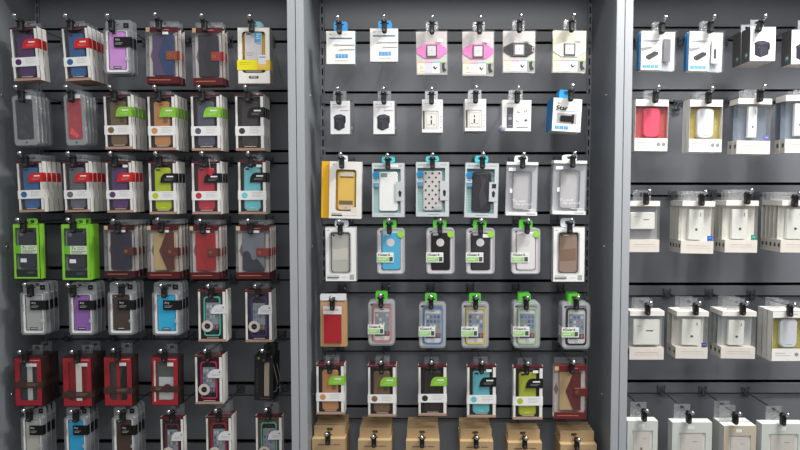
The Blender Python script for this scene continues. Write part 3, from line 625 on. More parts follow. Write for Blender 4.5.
def frosted_box(pos, look, **k):
    p = Pk('frosted_case_box', dict(pos=pos, d=.02, **k), 'phone case', 'clear phone cases in frosted boxes'); W = mat((232, 232, 232), .5)
    b = p.mb(); b.r(0, 0, 1, .055, -.0005, p.d, W); b.r(0, .935, 1, 1, -.0005, p.d, W); b.r(.0, .055, 1, .935, p.d * .72, p.d * .72 + .001, mat((214, 214, 216), .5)); b.lines(.66, .965, .94, .98, 1, -.0008, mat((90, 90, 90), .5), .6); b.fin('carton')
    b = p.mb(); F = clear((252, 252, 253), .04, 0, .06); b.r(0, .055, 1, .935, 0, .0004, F); b.r(0, .055, .004, .935, .0004, p.d - .001, F); b.r(.996, .055, 1, .935, .0004, p.d - .001, F)
    b.txt('The most', .20, .70, .62, .755, -.0003, mat((240, 240, 240), .5)); b.txt('slip proof', .28, .76, .82, .82, -.0003, mat((240, 240, 240), .5)); b.lines(.55, .885, .92, .905, 1, -.0004, mat((240, 240, 240), .5)); b.fin('clear_sleeve')
    b = p.mb(); b.win((.20, .165, .82, .89), (.23, .18, .79, .875), .003, .012, mat((128, 130, 134), .25), .008, .007); b.rnd(.23, .18, .79, .875, .006, .010, .0115, mat((214, 212, 210), .35)); b.fin('phone_case')
    b = p.mb(); b.r(.06, .11, .28, .17, -.0012, -.0004, mat((240, 240, 240), .5)); b.r(.11, .50, .19, .58, -.0012, -.0004, mat((240, 240, 240), .5)); b.fin('price_sticker')
    b = p.mb(); b.hang(.019, mat((230, 230, 232), .4), .013, .014, top=.008, hole=.015, rnd=.006); b.fin('hang_tab')
    p.end(look, 'frosted phone case box')
def white_card_box(pos, look, rgb, rgb2, **k):
    p = Pk('white_case_box', dict(pos=pos, d=.018, **k), 'phone case', 'white boxed transparent phone cases'); W = mat((236, 236, 234), .5)
    b = p.mb(); b.shell(side=W, t=.0012, back=mat((190, 188, 184), .5)); b.win((0, 0, 1, 1), (.17, .10, .80, .84), 0, .0012, W, .0005, .008); b.win((.13, .085, .84, .855), (.165, .098, .805, .842), -.0003, 0, mat((176, 176, 180), .5), .009, .008)
    b.pg([(.06, .075), (.10, .045), (.15, .07), (.10, .06)][::-1], -.0003, 0, mat((40, 40, 40), .5)); b.txt('Coloresso', .06, .875, .44, .905, -.0004, mat((40, 36, 34), .5)); b.lines(.06, .918, .44, .945, 1, -.0003, mat((50, 46, 44), .5), .8); b.lines(.06, .95, .4, .965, 1, -.0003, mat((150, 150, 150), .5)); b.lines(.52, .915, .72, .94, 1, -.0003, mat((200, 200, 200), .5)); b.rnd(.78, .87, .92, .965, .001, -.0003, 0, mat((170, 168, 166), .5)); b.fin('carton')
    b = p.mb(); b.rnd(.2, .12, .77, .83, .008, .004, .012, mat(rgb, .25), .001); b.pg([(.24, .42), (.72, .38), (.73, .6), (.24, .62)][::-1], .0036, .004, mat(rgb2, .25)); b.disc(.27, .155, .003, .0034, .004, mat((60, 60, 60), .3), 10); b.rnd(.35, .14, .5, .16, .001, .0034, .004, mat((210, 205, 200), .3)); b.fin('phone_case')
    b = p.mb(); b.hang(.020, mat((205, 214, 224), .4), .013, .014, top=.012, rnd=.007); b.fin('hang_tab')
    p.end(look, 'white phone case box')
def guard_common(p, y=-.002):
    b = p.mb(); b.r(-.02, .53, .60, .75, y - .0008, y, mat((236, 240, 232), .5)); [b.txt('iGuard', .03 + q, .552, .44 + q, .605, y - .001 - q * .001, mat((24, 24, 24), .5)) for q in (0, .012)]; b.lines(.46, .59, .56, .60, 1, y - .001, mat((120, 120, 120), .5))
    b.r(.0, .63, .42, .73, y - .0010, y - .0008, mat((150, 205, 110), .5)); b.lines(.03, .645, .38, .72, 2, y - .0012, mat((225, 240, 215), .5), .4); b.r(.44, .63, .57, .73, y - .001, y - .0008, mat((70, 84, 84), .5)); b.fin('front_label')
GREEN = (88, 190, 60)
def guard_case(pos, look, rgb, **k):
    p = Pk('round_holed_phone_case', dict(pos=pos, d=.016, **k), 'phone case', 'clamshell phone cases with green hangers')
    b = p.mb(); b.win((.0, .0, 1, 1), (.14, .09, .86, .93), .001, .0035, mat((206, 202, 204), .4), .009, .006); b.rnd(.03, .02, .97, .98, .008, .012, .013, mat((214, 212, 212), .4)); b.pg([(.09, .09), (.13, .05), (.18, .08), (.22, .04), (.14, .09)][::-1], .0006, .001, mat((40, 40, 40), .5)); b.fin('inner_card')
    b = p.mb(); b.rnd(.17, .09, .83, .92, .007, -.001, .010, mat(rgb, .4), .0015); b.disc(.49, .31, .0115, -.0014, -.001, mat((208, 206, 206), .4)); b.rnd(.22, .105, .42, .155, .0025, -.0014, -.001, mat((200, 200, 202), .4)); b.fin('phone_case')
    b = p.mb(); b.disc(.86, .125, .0095, -.0026, -.002, mat((150, 215, 60), .4)); b.fin('green_dot'); guard_common(p)
    b = p.mb(); b.ring(rr(p.X(-.01), p.X(1.01), p.Z(1.01), p.Z(-.01), .011), rr(p.X(.04), p.X(.96), p.Z(.98), p.Z(.02), .008), -.0015, .0145, clear((240, 242, 244), .15, 0, .3)); b.fin('plastic_shell')
    if k.get('tag'): b = p.mb(); b.r(.58, .12, .82, .2, -.002, -.0014, mat((240, 240, 240), .5)); b.fin('price_sticker')
    b = p.mb(); b.hang(.019, mat(GREEN, .4), .007, .009, top=.009, hole=.009, rnd=.004); b.fin('green_hanger')
    p.end(look, 'green-hanger clamshell case')
def guard_bumper(pos, look, rgb, **k):
    p = Pk('clear_boxed_bumper_case', dict(pos=pos, d=.017, **k), 'phone case', 'bumper clamshells with green hangers')
    b = p.mb(); b.win((.02, .02, .98, .98), (.12, .07, .88, .92), .002, .004, mat((206, 204, 204), .4), .009, .006); b.rnd(.04, .03, .96, .97, .008, .0135, .0145, mat((196, 196, 198), .4)); b.pg([(.06, .10), (.10, .06), (.16, .09), (.20, .05), (.12, .11)][::-1], .0014, .002, mat((40, 40, 40), .5)); b.fin('inner_card')
    phone_face(p, .20, .14, .85, .90, .002, (222, 220, 220), .008, pos[2] + 10)
    b = p.mb(); b.win((.165, .12, .885, .925), (.205, .14, .845, .905), -.0005, .009, mat(rgb, .35), .008, .0065); b.fin('bumper_case'); guard_common(p)
    b = p.mb(); C = clear((240, 242, 244), .12, 0, .22); b.ring(rr(p.X(-.01), p.X(1.01), p.Z(1.01), p.Z(-.01), .012), rr(p.X(.06), p.X(.94), p.Z(.96), p.Z(.04), .008), -.0015, .0155, C); b.rnd(.06, .04, .94, .96, .007, -.0014, -.0011, CLEAR()); b.fin('plastic_shell')
    b = p.mb(); b.hang(.017, mat(GREEN, .4), .007, .009, top=.012, hole=.008, rnd=.004); b.fin('green_hanger')
    p.end(look, 'green-hanger bumper clamshell')
def kraft_red(pos, look, **k):
    p = Pk('red_wallet_case_pack', dict(pos=pos, d=.013, **k), 'phone case', 'red wallet cases on kraft cards'); b = p.mb()
    b.r(0, .16, 1, 1, .006, p.d, mat((196, 158, 110), .6, 0, 'kraft')); b.r(.1, .17, .92, .2, .005, .006, mat((150, 110, 80), .6)); b.fin('kraft_card')
    b = p.mb(); b.r(.14, .30, .80, .93, .001, .0055, mat((178, 30, 42), .5, 0, 'leather')); b.r(.12, .28, .82, .42, -.0003, .001, mat((232, 226, 224), .5)); b.lines(.16, .335, .7, .37, 1, -.0006, mat((180, 120, 120), .5)); b.r(.16, .42, .79, .43, .0004, .001, mat((120, 30, 34), .5)); b.fin('red_case')
    b = p.mb(); x0, x1 = p.X(0), p.X(.98); b.ring(rr(x0, x1, p.Z(.18), .012, .003), rr(-.006, .006, -.004, .004, .003), .004, .0052, mat((226, 226, 230), .3)); b.r(.08, .2, .85, .3, .0, .0006, CRINK()); b.fin('plastic_header')
    b = p.mb(); b.r(0, .16, 1, .99, -.0012, -.0009, clear(base=.005, crinkle=.06)); b.fin('clear_bag')
    p.end(look, 'kraft-backed wallet case pack')
def kraft_box(pos, look, **k):
    p = Pk('kraft_case_box', dict(pos=pos, d=.022, gap=.0012, **k), 'phone case', 'brown kraft boxes on the bottom row'); K = mat((188, 160, 120), .6, 0, 'kraft'); T = mat((120, 70, 46), .6)
    b = p.mb(); b.r(0, .0, 1, 1, 0, p.d, K, top=mat((205, 178, 134), .4, 0, 'kraft')); b.lines(.18, .10, .42, .125, 1, -.0003, T, .7); b.lines(.46, .10, .60, .125, 1, -.0003, T, .7); b.lines(.64, .10, .84, .125, 1, -.0003, T, .6); b.lines(.25, .26, .75, .29, 1, -.0003, T, .5); b.r(.22, .42, .78, .9, -.0004, 0, mat((150, 100, 62), .6)); b.fin('carton')
    b = p.mb(); z = p.zt; b.ring(rr(p.X(.03), p.X(.97), z, .012, .001), rr(-.0085, .0085, -.0045, .0045, .004), p.d - .0022, p.d - .0008, K); b.fin('hang_flap')
    p.end(look, 'brown kraft phone case box')
def bag_card(pos, look, black=False, **k):
    p = Pk('bagged_cable_pack', dict(pos=pos, d=.014, **k), 'cable', 'bagged blue and white cable packs'); W = mat((236, 234, 230), .5); K = mat((34, 34, 36), .4)
    b = p.mb(); b.r(0, 0, .60, 1, 0, .010, W, side=mat((24, 104, 158), .45)); b.r(-.045, .03, .0, .97, .006, .010, mat((24, 104, 158), .45)); b.lines(.06, .08, .22, .1, 1, -.0002, mat((170, 190, 195), .5)); b.lines(.06, .235, .56, .285, 2, -.0003, mat((60, 100, 140), .5), .55)
    b.pg([(.0, .43), (.3, .40), (.32, .44), (.02, .52)][::-1], -.0004, 0, mat((150, 150, 150), .4)); b.pg([(.14, .64), (.38, .52), (.50, .54), (.50, .60), (.24, .74), (.14, .70)][::-1], -.001, 0, K); tiles(b, .05, .87, .52, .95, 4, -.0004, (70, 165, 215)); b.fin('card')
    b = p.mb()
    if black: b.r(.66, .22, .86, .80, .001, .006, mat((226, 226, 228), .5)); b.r(.73, .44, .79, .68, 0, .001, K)
    else: b.r(.66, .2, .86, .78, .001, .006, mat((112, 112, 116), .4))
    b.fin('cable_pouch')
    b = p.mb(); b.r(-.05, -.01, 1.02, 1.02, -.0020, -.0017, clear(base=.02, crinkle=.3, haze=.02)); b.r(.6, .0, 1.02, 1.0, .0108, .0112, clear(base=.08, crinkle=.4, haze=.5)); b.fin('clear_bag')
    b = p.mb(); b.hang(.016, CRINK(), .005, .0056); b.fin('hang_tab')
    p.end(look, 'blue-edged bagged cable pack')
def power_window(pos, look, rgb, bgc, **k):
    p = Pk('power_bank_box', dict(pos=pos, d=k.pop('d', .030), **k), 'power bank', 'white window boxed rounded power banks'); W = mat((238, 236, 232), .5)
    b = p.mb(); b.shell(side=W, t=.0012, back=mat(bgc, .3)); b.win((0, 0, 1, 1), (.02, .135, .98, .745), 0, .0012, W); b.r(.01, .12, .99, .76, p.d - .003, p.d - .001, mat(bgc, .3, 0, 'fleck')); b.lines(.5, .06, .72, .08, 1, -.0002, mat((140, 140, 140), .5)); b.lines(.1, .83, .4, .85, 1, -.0002, mat((130, 130, 130), .5)); b.lines(.1, .875, .55, .9, 1, -.0002, mat((190, 190, 190), .5))
    for u in (.72, .87): b.disc(u, .86, .0055, -.0004, 0, mat((150, 148, 148), .4), 14)
    b.fin('carton')
    rn = random.Random(3); b = p.mb()
    for i in range(90):
        u = rn.choice((rn.uniform(.03, .26), rn.uniform(.74, .96))); v = rn.uniform(.15, .73); s_ = rn.uniform(.01, .022)
        b.r(u, v, u + s_, v + s_ * .7, p.d - .0036, p.d - .003, mat(tuple(min(255, int(c * rn.choice((.7, 1.25, 1.5)))) for c in bgc), .25))
    b.fin('patterned_lining')
    b = p.mb(); b.rnd(.27, .16, .76, .735, .013, .004, .020, mat(rgb, .3), .003); b.lines(.45, .665, .6, .68, 1, .0036, mat((130, 130, 150), .4)); b.fin('power_bank')
    b = p.mb(); b.r(.02, .135, .98, .745, .0004, .0007, clear(base=.03, crinkle=.15)); b.fin('window')
    b = p.mb(); b.hang(.020, CRINK(), p.d - .002, p.d - .0012, top=.010); b.fin('hang_tab')
    p.end(look, 'white window power bank box')
def power_clear(pos, look, bank=(.3, .14, .68, .74), chip=None, tint=(255, 255, 253), back=(236, 234, 230), horiz=False, lid=.10, **k):
    p = Pk('clear_sided_power_bank_box', dict(pos=pos, d=k.pop('d', .021), **k), 'power bank', 'power banks in clear boxes with white lids'); W = mat((234, 230, 224), .5); K = mat((60, 60, 64), .4)
    b = p.mb(); b.r(0, 0, 1, lid, -.001, p.d, W); b.fin('lid')
    b = p.mb(); b.r(0, .76, 1, 1, -.001, p.d, mat((222, 215, 207), .55), side=mat((205, 200, 192), .55)); b.lines(.18, .845, .84, .87, 1, -.0013, mat((190, 184, 176), .5)); b.lines(.14, .89, .9, .91, 1, -.0013, mat((205, 200, 192), .5))
    for x in (p.X(0) - .0004, p.X(1)): b.box(x, x + .0004, .004, .014, p.Z(.90), p.Z(.83), mat((46, 78, 66), .4))
    b.fin('base')
    b = p.mb(); C = clear(tint, .03, 0, .03); b.r(0, lid, 1, .76, 0, .0004, C); b.r(0, lid, .005, .76, .0004, p.d - .0008, C); b.r(.995, lid, 1, .76, .0004, p.d - .0008, C); b.r(.0, lid, 1, .76, p.d - .0008, p.d, mat(back, .5)); b.fin('clear_sleeve')
    b = p.mb(); u0, v0, u1, v1 = bank; b.rnd(u0, v0, u1, v1, .003, .003, .014, mat((246, 245, 242), .35), .001)
    if horiz: b.lines(.56 * u1, v0 + .42 * (v1 - v0), .56 * u1 + .2, v0 + .5 * (v1 - v0), 1, .0026, K, .5); b.lines(u0 + .1, v0 + .25 * (v1 - v0), u0 + .22, v0 + .29 * (v1 - v0), 1, .0026, mat((140, 140, 140), .4))
    else: b.rnd(u0 + .45 * (u1 - u0), v0 + .62 * (v1 - v0), u0 + .6 * (u1 - u0), v0 + .70 * (v1 - v0), .0012, .0026, .003, K); b.lines(u0 + .75 * (u1 - u0), v0 + .12 * (v1 - v0), u0 + .82 * (u1 - u0), v0 + .25 * (v1 - v0), 1, .0026, mat((150, 150, 150), .4), .9)
    b.fin('power_bank')
    if chip: b = p.mb(); b.r(.80, .66, .96, .755, -.0012, -.0004, mat(chip, .4)); b.lines(.84, .69, .93, .73, 1, -.0014, mat(tuple(min(255, v + 70) for v in chip), .4)); b.fin('capacity_sticker')
    b = p.mb(); b.hang(.026, clear((240, 240, 240), .10, .3, .10), p.d - .002, p.d - .0012, top=.011, rnd=.003); b.fin('hang_tab')
    p.end(look, 'white-lidded clear power bank box')
def power_white(pos, look, **k):
    p = Pk('pale_power_bank_box', dict(pos=pos, d=.034, **k), 'power bank', 'pale boxed power banks'); W = mat((238, 238, 234), .5); G = mat((206, 212, 206), .5)
    b = p.mb(); b.r(0, 0, 1, 1, .004, p.d, W, side=mat((214, 218, 214), .5), top=mat((240, 240, 238), .5)); c = mat(k.get('face', (206, 212, 206)), .5); b.win((0, 0, 1, 1), (.16, .18, .84, .88), 0, .004, c); b.r(.38, .06, .55, .12, -.0004, 0, mat((236, 236, 232), .5)); b.fin('carton')
    b = p.mb(); b.r(.22, .20, .76, .86, .001, .004, mat((228, 224, 216), .4)); b.lines(.52, .33, .64, .345, 1, .0006, mat((100, 100, 100), .5)); b.rnd(.44, .5, .5, .56, .001, .0004, .001, mat((130, 120, 110), .4)); b.lines(.4, .7, .6, .715, 1, .0006, mat((150, 140, 130), .5)); b.fin('power_bank')
    b = p.mb(); b.r(.16, .18, .84, .88, .0003, .0005, CLEAR()); b.fin('window')
    b = p.mb(); b.hang(.024, clear((240, 240, 240), .12, .4, .12), p.d - .002, p.d - .0012, top=.009); b.fin('hang_tab')
    p.end(look, 'pale power bank box')

# ================================================================== LEFT CABINET
RED = (206, 38, 40); LG = (140, 200, 60); BK = (20, 20, 22)
def T(r, c, bx, by, x0, x1, y0, y1, bay=0): return (bay, r, c, bx, by, x0, x1, y0, y1)
case_box(T(0, 0, 17, 16, 10.7, 39.5, 27, 80.5), 'purple phone case box with red flag', (76, 40, 98), RED, n=2, roll=3.2)
case_box(T(0, 1, 67.5, 16, 62.5, 90.3, 26.5, 80.5), 'blue phone case box with red flag', (48, 98, 150), RED, n=4, roll=3.2)
clamshell(T(0, 2, 109, 16, 102.5, 131.5, 18.5, 74.5), 'lilac clamshell phone case with black tag', (206, 148, 216), n=2, roll=.5)
wallet_box(T(0, 3, 156.5, 15, 145.3, 179, 26, 83.5), 'purple and navy wallet case box', (92, 76, 112), (44, 68, 112), n=2)
wallet_box(T(0, 4, 202.5, 16, 192, 223, 26.5, 85), 'black wallet case box with red strap', (50, 48, 56), (40, 40, 48), (170, 50, 44), n=2, sticker=False, roll=.6)
yellow_band_box(T(0, 5, 250, 16.5, 237.3, 270.3, 27.5, 83.5), 'white phone case box with yellow band', 'white grey-sided case box', n=2)
pouch(T(1, 0, 18, 87, 10.5, 38.5, 94, 146), 'black case in clear pouch', (26, 32, 36), n=4, roll=2)
pouch(T(1, 1, 68, 87, 62.5, 86.5, 93, 146), 'red case in clear pouch', (176, 48, 56), n=4, roll=2)
case_box(T(1, 2, 111.5, 87, 103.5, 132.5, 94.5, 149), 'olive brown wallet case box with green flag', (124, 102, 70), LG, True, n=4, roll=1.2)
case_box(T(1, 3, 156, 87, 147.2, 176, 94.8, 150), 'tan orange wallet case box with green flag', (205, 146, 92), LG, True, n=4, roll=.8)
case_box(T(1, 4, 200, 87, 190.5, 220.8, 94.5, 150.5), 'slate grey wallet case box with green flag', (90, 92, 108), LG, False, n=3, roll=.6)
case_box(T(1, 5, 246, 87, 234.8, 264.3, 94.5, 150.5), 'dark brown phone case box with black flag', (62, 56, 58), BK, False, n=3, roll=.3)
case_box(T(2, 0, 22, 153, 16.8, 44, 161.5, 212), 'blue phone case box with red flag', (54, 104, 158), RED, n=4, roll=1.8)
case_box(T(2, 1, 70, 153, 63, 90.3, 161.5, 212), 'grey phone case box with red flag', (104, 106, 114), RED, n=4, roll=1.4)
case_box(T(2, 2, 112, 153, 105.4, 133.2, 161, 212.5), 'purple phone case box with red flag', (94, 60, 112), RED, n=3, roll=1, sticker=True)
case_box(T(2, 3, 157, 153, 148.2, 177, 161.5, 214), 'lime green phone case box with black flag', (190, 204, 30), BK, n=3, roll=.5)
case_box(T(2, 4, 203, 153, 191.3, 221, 161.5, 214), 'crimson phone case box with black flag', (190, 54, 68), BK, n=3, roll=.3, charm=True)
case_box(T(2, 5, 249, 153, 237.6, 266.5, 160.5, 214), 'pale cyan phone case box with black flag', (120, 206, 214), BK, n=2, sticker=True)
green_box(T(3, 0, 20, 219, 12.3, 40.5, 224, 279), 'green box with black phone case', (34, 38, 50), n=1)
green_box(T(3, 1, 70, 219, 61, 90.5, 224.5, 280), 'green box with charcoal phone case', (40, 44, 54), n=2)
wallet_box(T(3, 2, 115, 220, 103.5, 135.5, 224.5, 277.5), 'dark purple wallet case box', (48, 32, 52), (34, 36, 60), (90, 30, 24), n=4, bottom=(62, 22, 26), roll=0)
wallet_box(T(3, 3, 159, 219, 146.5, 179.5, 224.5, 278.5), 'tan and brown wallet case box', (206, 178, 124), (96, 40, 34), (110, 40, 32), n=3, bottom=(84, 22, 26), roll=.4)
wallet_box(T(3, 4, 201, 220, 189.3, 219.5, 225, 279), 'red wallet case box', (182, 34, 40), (168, 30, 36), (120, 48, 34), n=3, roll=.2)
wallet_box(T(3, 5, 249, 220, 235.5, 270, 225, 279), 'grey swirl wallet case box', (130, 136, 144), (56, 60, 68), (150, 50, 44), n=3, curve=True)
clamshell(T(4, 0, 27, 283.5, 19.3, 47.2, 283, 335.5), 'silver grey clamshell phone case', (178, 180, 176), n=3, roll=.4)
clamshell(T(4, 1, 70, 284, 67.8, 95.2, 283, 335.5), 'violet clamshell phone case', (150, 104, 178), n=3)
clamshell(T(4, 2, 119, 283, 106.8, 135.2, 282.5, 335.5), 'dark brown clamshell phone case', (78, 66, 60), n=3)
clamshell(T(4, 3, 162, 284.5, 151.3, 181.2, 282.5, 336), 'sky blue clamshell phone case', (56, 176, 220), n=3)
bumper_box(T(4, 4, 209, 285, 197.5, 226.5, 290, 341.5), 'teal bumper case box', (90, 196, 172), n=2)
bumper_box(T(4, 5, 256, 285, 244.8, 272.5, 290.5, 342), 'violet bumper case box', (84, 48, 128), n=2, inner=(50, 32, 60))
red_box(T(5, 0, 22, 350.5, 13.7, 42.8, 358, 406), 'red wallet case box with cream ribbon', (58, 64, 72), (205, 206, 200), .50, 0, n=2)
red_box(T(5, 1, 74, 350.5, 62, 92.5, 357.5, 406.5), 'red wallet case box with white stripe', (164, 34, 42), (214, 206, 198), .70, 1, n=2)
red_box(T(5, 2, 115, 348.5, 103.4, 132.8, 357, 406), 'red wallet case box with black side strip', (66, 66, 70), (200, 200, 200), .62, 2, n=1)
red_box(T(5, 3, 162, 349.5, 150.8, 178.8, 357, 405.5), 'red box with grey and white case', (98, 104, 98), (200, 200, 200), .60, 3, n=1, roll=-.4)
bumper_box(T(5, 4, 206, 349.5, 194.5, 223, 355.5, 404), 'magenta bumper case box', (204, 40, 110), n=2)
black_slim_box(T(5, 5, 263, 349.5, 253.8, 273.5, 355.5, 400.5), 'slim black box with beige case', n=2, roll=-1, yaw=-4)
clamshell(T(6, 0, 26, 409, 20, 44.5, 407.5, 461), 'pale grey clamshell phone case', (186, 186, 176), n=3)
clamshell(T(6, 1, 73, 410, 63.2, 88.4, 407.5, 461), 'bright blue clamshell phone case', (52, 168, 216), n=3)
clamshell(T(6, 2, 120, 410, 111, 136.6, 407.5, 461), 'brown clamshell phone case', (76, 60, 52), n=3)
bumper_box(T(6, 3, 170, 410, 160, 184.3, 417.5, 468), 'wine red bumper case box', (130, 40, 72), n=1)
bumper_box(T(6, 4, 217, 409, 205.5, 232.3, 416.5, 468), 'crimson bumper case box', (176, 36, 66), n=2, inner=(120, 62, 40))
bumper_box(T(6, 5, 267, 408, 255.3, 282.5, 416, 467), 'mint bumper case box', (110, 184, 160), n=1, inner=(110, 96, 70))

# ================================================================== MIDDLE CABINET
cable_card(T(0, 0, 338.5, 18, 326.2, 355.2, 31, 64, 1), 'white cable card with blue hang tab', n=2, swing=0)
cable_card(T(0, 1, 384, 17, 370, 398, 28.5, 61.5, 1), 'white cable card hung slightly higher', n=2)
armband_bag(T(0, 2, 432, 18, 416, 448, 30, 75, 1), 'pink armband in clear bag', (232, 122, 190), n=2, roll=.8)
armband_bag(T(0, 3, 480, 18, 462.3, 494.6, 30, 76, 1), 'pink armband in crumpled bag', (228, 116, 184), n=2)
armband_bag(T(0, 4, 520.5, 16.5, 503, 536, 29.5, 73, 1), 'black armband in clear bag', (12, 12, 14), n=2, roll=-.3)
armband_bag(T(0, 5, 573, 16, 553, 587, 29, 73, 1), 'white armband in clear bag', (238, 236, 224), n=2, roll=-.6)
adapter_box(T(1, 0, 338, 89, 330.2, 350.3, 101, 134, 1), 'white adapter box with dark grey side', n=1, yaw=-7)
adapter_box(T(1, 1, 383.5, 89, 373.3, 394.6, 101, 134, 1), 'white box picturing a dark travel adapter', n=1, yaw=-4)
socket_box(T(1, 2, 431.5, 89, 422, 442.8, 99.5, 132.5, 1), 'white socket adapter box', n=2)
socket_box(T(1, 3, 476, 88, 465, 486, 99, 131, 1), 'white socket adapter box beside accessory kit', n=3)
kit_card(T(1, 4, 518, 88, 502.3, 531, 100, 131, 1), 'white kit card with four pictures', n=3, roll=-.8)
star_box(T(1, 5, 572, 86, 552.5, 581.5, 98.5, 131.5, 1), 'blue and white Star charger box', n=2, roll=-3, yaw=7, gap=.005)
card_case_box(T(2, 0, 341, 154, 329, 361.5, 161.5, 218.5, 1), 'white box with yellow phone case', n=2, roll=-1.3)
aqua_box(T(2, 1, 387.5, 155, 371.5, 405, 162.5, 217.5, 1), 'aqua-lined box with plain white case', 'white', n=1)
aqua_box(T(2, 2, 432.5, 154.5, 415.5, 449.5, 161.5, 217, 1), 'aqua-lined box with dotted case', 'dots', n=1)
aqua_box(T(2, 3, 483, 154, 464.5, 498.5, 162.5, 218, 1), 'aqua-lined box with black case', 'black', n=1, roll=-1.3)
frosted_box(T(2, 4, 523.5, 154, 506.5, 537.5, 162, 215.5, 1), 'frosted box with grey outlined case', n=1, roll=-1)
frosted_box(T(2, 5, 574, 153, 553.5, 586, 160.5, 214.5, 1), 'frosted box with clear case hung higher', n=2, roll=-1.2)
white_card_box(T(3, 0, 339.5, 221, 325, 356.5, 227, 281.5, 1), 'white box with clear grey case', (178, 178, 170), (196, 192, 180), n=1)
guard_case(T(3, 1, 389, 220, 377.3, 404.5, 228.5, 273.5, 1), 'sky blue case with round hole', (84, 172, 210), n=1)
guard_case(T(3, 2, 440, 220, 426.7, 454.3, 228.5, 273.5, 1), 'black case with round hole', (30, 26, 28), n=2)
guard_case(T(3, 3, 481, 220, 466.5, 494.4, 228.5, 273.5, 1), 'charcoal case with round hole and sticker', (50, 50, 56), n=1, tag=True)
guard_case(T(3, 4, 528, 220, 512, 539.7, 228.5, 273.5, 1), 'white case with round hole', (218, 216, 216), n=2)
white_card_box(T(3, 5, 571, 219.5, 553.2, 584.6, 227, 282, 1), 'white box with brown clear case', (146, 126, 112), (128, 104, 88), n=1)
kraft_red(T(4, 0, 331.5, 297, 319.8, 346.6, 290.5, 347, 1), 'red wallet case on kraft card', n=2)
guard_bumper(T(4, 1, 380.5, 294.5, 368.3, 394.6, 301, 345, 1), 'pink bumper phone clamshell', (222, 130, 130), n=2)
guard_bumper(T(4, 2, 431, 296, 419.2, 445.8, 302.5, 347.5, 1), 'blue bumper phone clamshell', (70, 140, 205), n=1)
guard_bumper(T(4, 3, 476, 296, 461.8, 488.6, 302.5, 347.5, 1), 'yellow bumper phone clamshell', (226, 206, 90), n=1)
guard_bumper(T(4, 4, 527, 296.5, 513.5, 539.8, 302.5, 347.5, 1), 'pale green bumper phone clamshell', (170, 214, 160), n=3)
guard_bumper(T(4, 5, 577.5, 296.5, 562.4, 589.5, 303, 348.5, 1), 'black bumper phone clamshell', (34, 34, 36), n=3)
case_box(T(5, 0, 329, 361, 316, 344.5, 364.5, 414.3, 1), 'tan wallet case box with green flag', (206, 150, 100), LG, True, n=2)
case_box(T(5, 1, 381, 361, 367.7, 396.2, 365.5, 416.5, 1), 'olive wallet case box with green flag', (126, 104, 78), LG, True, n=2)
case_box(T(5, 2, 431.5, 361, 418.2, 446.8, 365.5, 415.7, 1), 'black wallet case box with green flag', (52, 46, 44), LG, True, n=1)
case_box(T(5, 3, 482, 361, 467, 496, 365.5, 417.5, 1), 'light blue phone case box with black flag', (108, 192, 204), BK, n=1, sticker=True)
case_box(T(5, 4, 527.5, 362, 513.2, 542.6, 366.5, 419.5, 1), 'lime phone case box with black flag', (180, 190, 60), BK, n=1, sticker=True)
wallet_box(T(5, 5, 573, 361, 554.6, 586.3, 365, 419, 1), 'tan and maroon wallet case box', (200, 172, 126), (104, 36, 40), (110, 36, 38), n=1, sticker=False, bottom=(104, 34, 38))
for c, (bx, by, x0, x1, y0, n, lk) in enumerate([(327, 432.5, 312, 345.5, 439, 5, 'kraft box with plain flap, leftmost'), (373.5, 435, 358, 391.5, 440.5, 5, 'kraft box with glossy flap'), (422, 435.5, 406, 439.5, 441, 5, 'kraft box below black flagged case'),
        (476.5, 436, 460, 493, 441.5, 5, 'kraft box below light blue case'), (525.5, 436.5, 508, 541.5, 443, 3, 'kraft box below lime case'), (578, 438, 560.5, 596, 444.5, 4, 'kraft box, rightmost')]):
    kraft_box(T(6, c, bx, by, x0, x1, y0, y0 + 52, 1), lk, n=n)

# ================================================================== RIGHT CABINET
bag_card(T(0, 0, 664, 18, 641.5, 675, 31, 70, 2), 'blue and white cable pack, grey pouch', n=2, roll=-.5)
bag_card(T(0, 1, 713, 17, 689.5, 723, 31.5, 71, 2), 'blue and white cable pack, black cable', True, n=2, roll=-1)
adapter_box(T(0, 2, 763.5, 16.5, 750.7, 775, 27, 60.8, 2), 'dark-sided travel adapter box', (84, 82, 82), n=2, swing=-14)
adapter_box(T(0, 3, 812, 17, 792, 817, 30, 64, 2), 'dark-sided travel adapter box at the edge', (84, 82, 82), n=1, swing=-14)
power_window(T(1, 0, 657.5, 87.5, 635, 668, 99, 151.5, 2), 'white box with pink power bank', (240, 92, 118), (206, 96, 96), n=2, roll=-.8, d=.016)
power_window(T(1, 1, 711, 88.5, 689.5, 722, 99.3, 152.5, 2), 'gold-lined box with white power bank', (232, 234, 238), (205, 186, 104), n=2, roll=-.4, d=.022)
power_clear(T(1, 2, 763, 86.5, 738, 770, 98.5, 154, 2), 'clear box with slim white stick', (.34, .14, .60, .70), (110, 104, 170), (255, 255, 255), (112, 124, 140), n=2, roll=-1, d=.026)
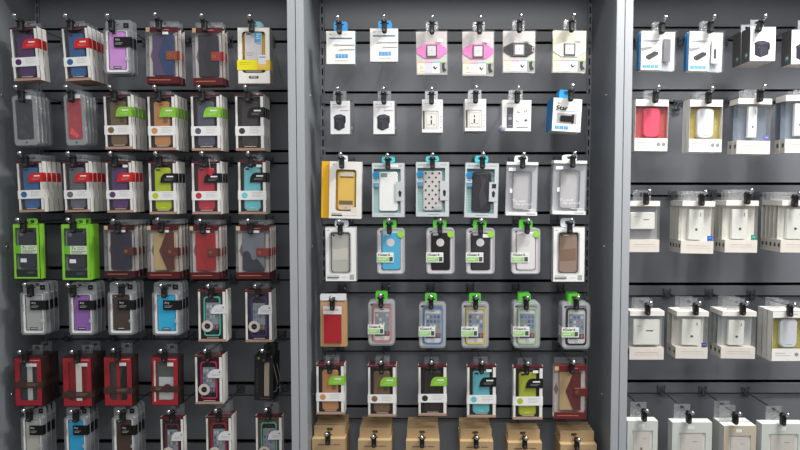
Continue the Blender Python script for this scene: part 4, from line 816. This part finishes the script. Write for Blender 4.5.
power_clear(T(1, 3, 814, 87, 786, 818, 95, 153, 2), 'clear blue-backed box at the edge', (.3, .14, .6, .70), None, (255, 255, 255), (112, 124, 140), n=2, d=.026)
power_clear(T(2, 0, 648, 190.5, 628.5, 659, 201, 252, 2), 'clear box with flat white power bank', (.08, .22, .86, .55), None, back=(150, 150, 160), horiz=True, n=1, roll=0)
power_clear(T(2, 1, 704, 191.5, 682, 713.5, 201, 253.5, 2), 'clear power bank box with blue sticker', (.24, .16, .68, .74), (40, 90, 200), n=4, roll=-1.2)
power_clear(T(2, 2, 750, 190, 726, 757, 200.5, 252.5, 2), 'clear power bank box with teal sticker', (.22, .17, .70, .74), (60, 140, 124), n=4, roll=-.6)
power_clear(T(2, 3, 798, 192.5, 782, 812, 200.5, 252.5, 2), 'clear power bank box by right edge', (.2, .16, .72, .74), None, n=5, roll=-.8)
power_clear(T(3, 0, 649.5, 302, 630, 663.5, 311, 359.5, 2), 'clear box with square white power bank', (.12, .18, .88, .70), None, back=(170, 172, 182), horiz=True, n=2)
power_clear(T(3, 1, 698, 302, 676.5, 707.5, 311.5, 358.5, 2), 'clear box with round-button power bank', (.2, .17, .78, .72), (66, 76, 130), n=2, d=.034, roll=-.8)
power_clear(T(3, 2, 745.5, 302, 722, 755, 311.5, 358.5, 2), 'clear box with tilted ivory power bank', (.22, .19, .68, .72), None, back=(190, 194, 200), n=3, roll=-1, d=.026)
power_window(T(3, 3, 793, 303.5, 772.5, 806, 311, 361.5, 2), 'yellow-lined box with white power bank', (228, 232, 238), (214, 204, 110), n=3, d=.026)
power_white(T(4, 0, 646, 409, 627.5, 657, 421, 474, 2), 'narrow pale power bank box', n=1)
power_white(T(4, 1, 691, 411, 672.5, 711, 422.5, 480, 2), 'wide pale power bank box', n=1)
power_white(T(4, 2, 738, 412, 724, 755, 426, 480, 2), 'cream power bank box', face=(196, 186, 166), n=2)
power_white(T(4, 3, 786, 413, 762, 804, 424, 480, 2), 'pale power bank box in the corner', n=1)
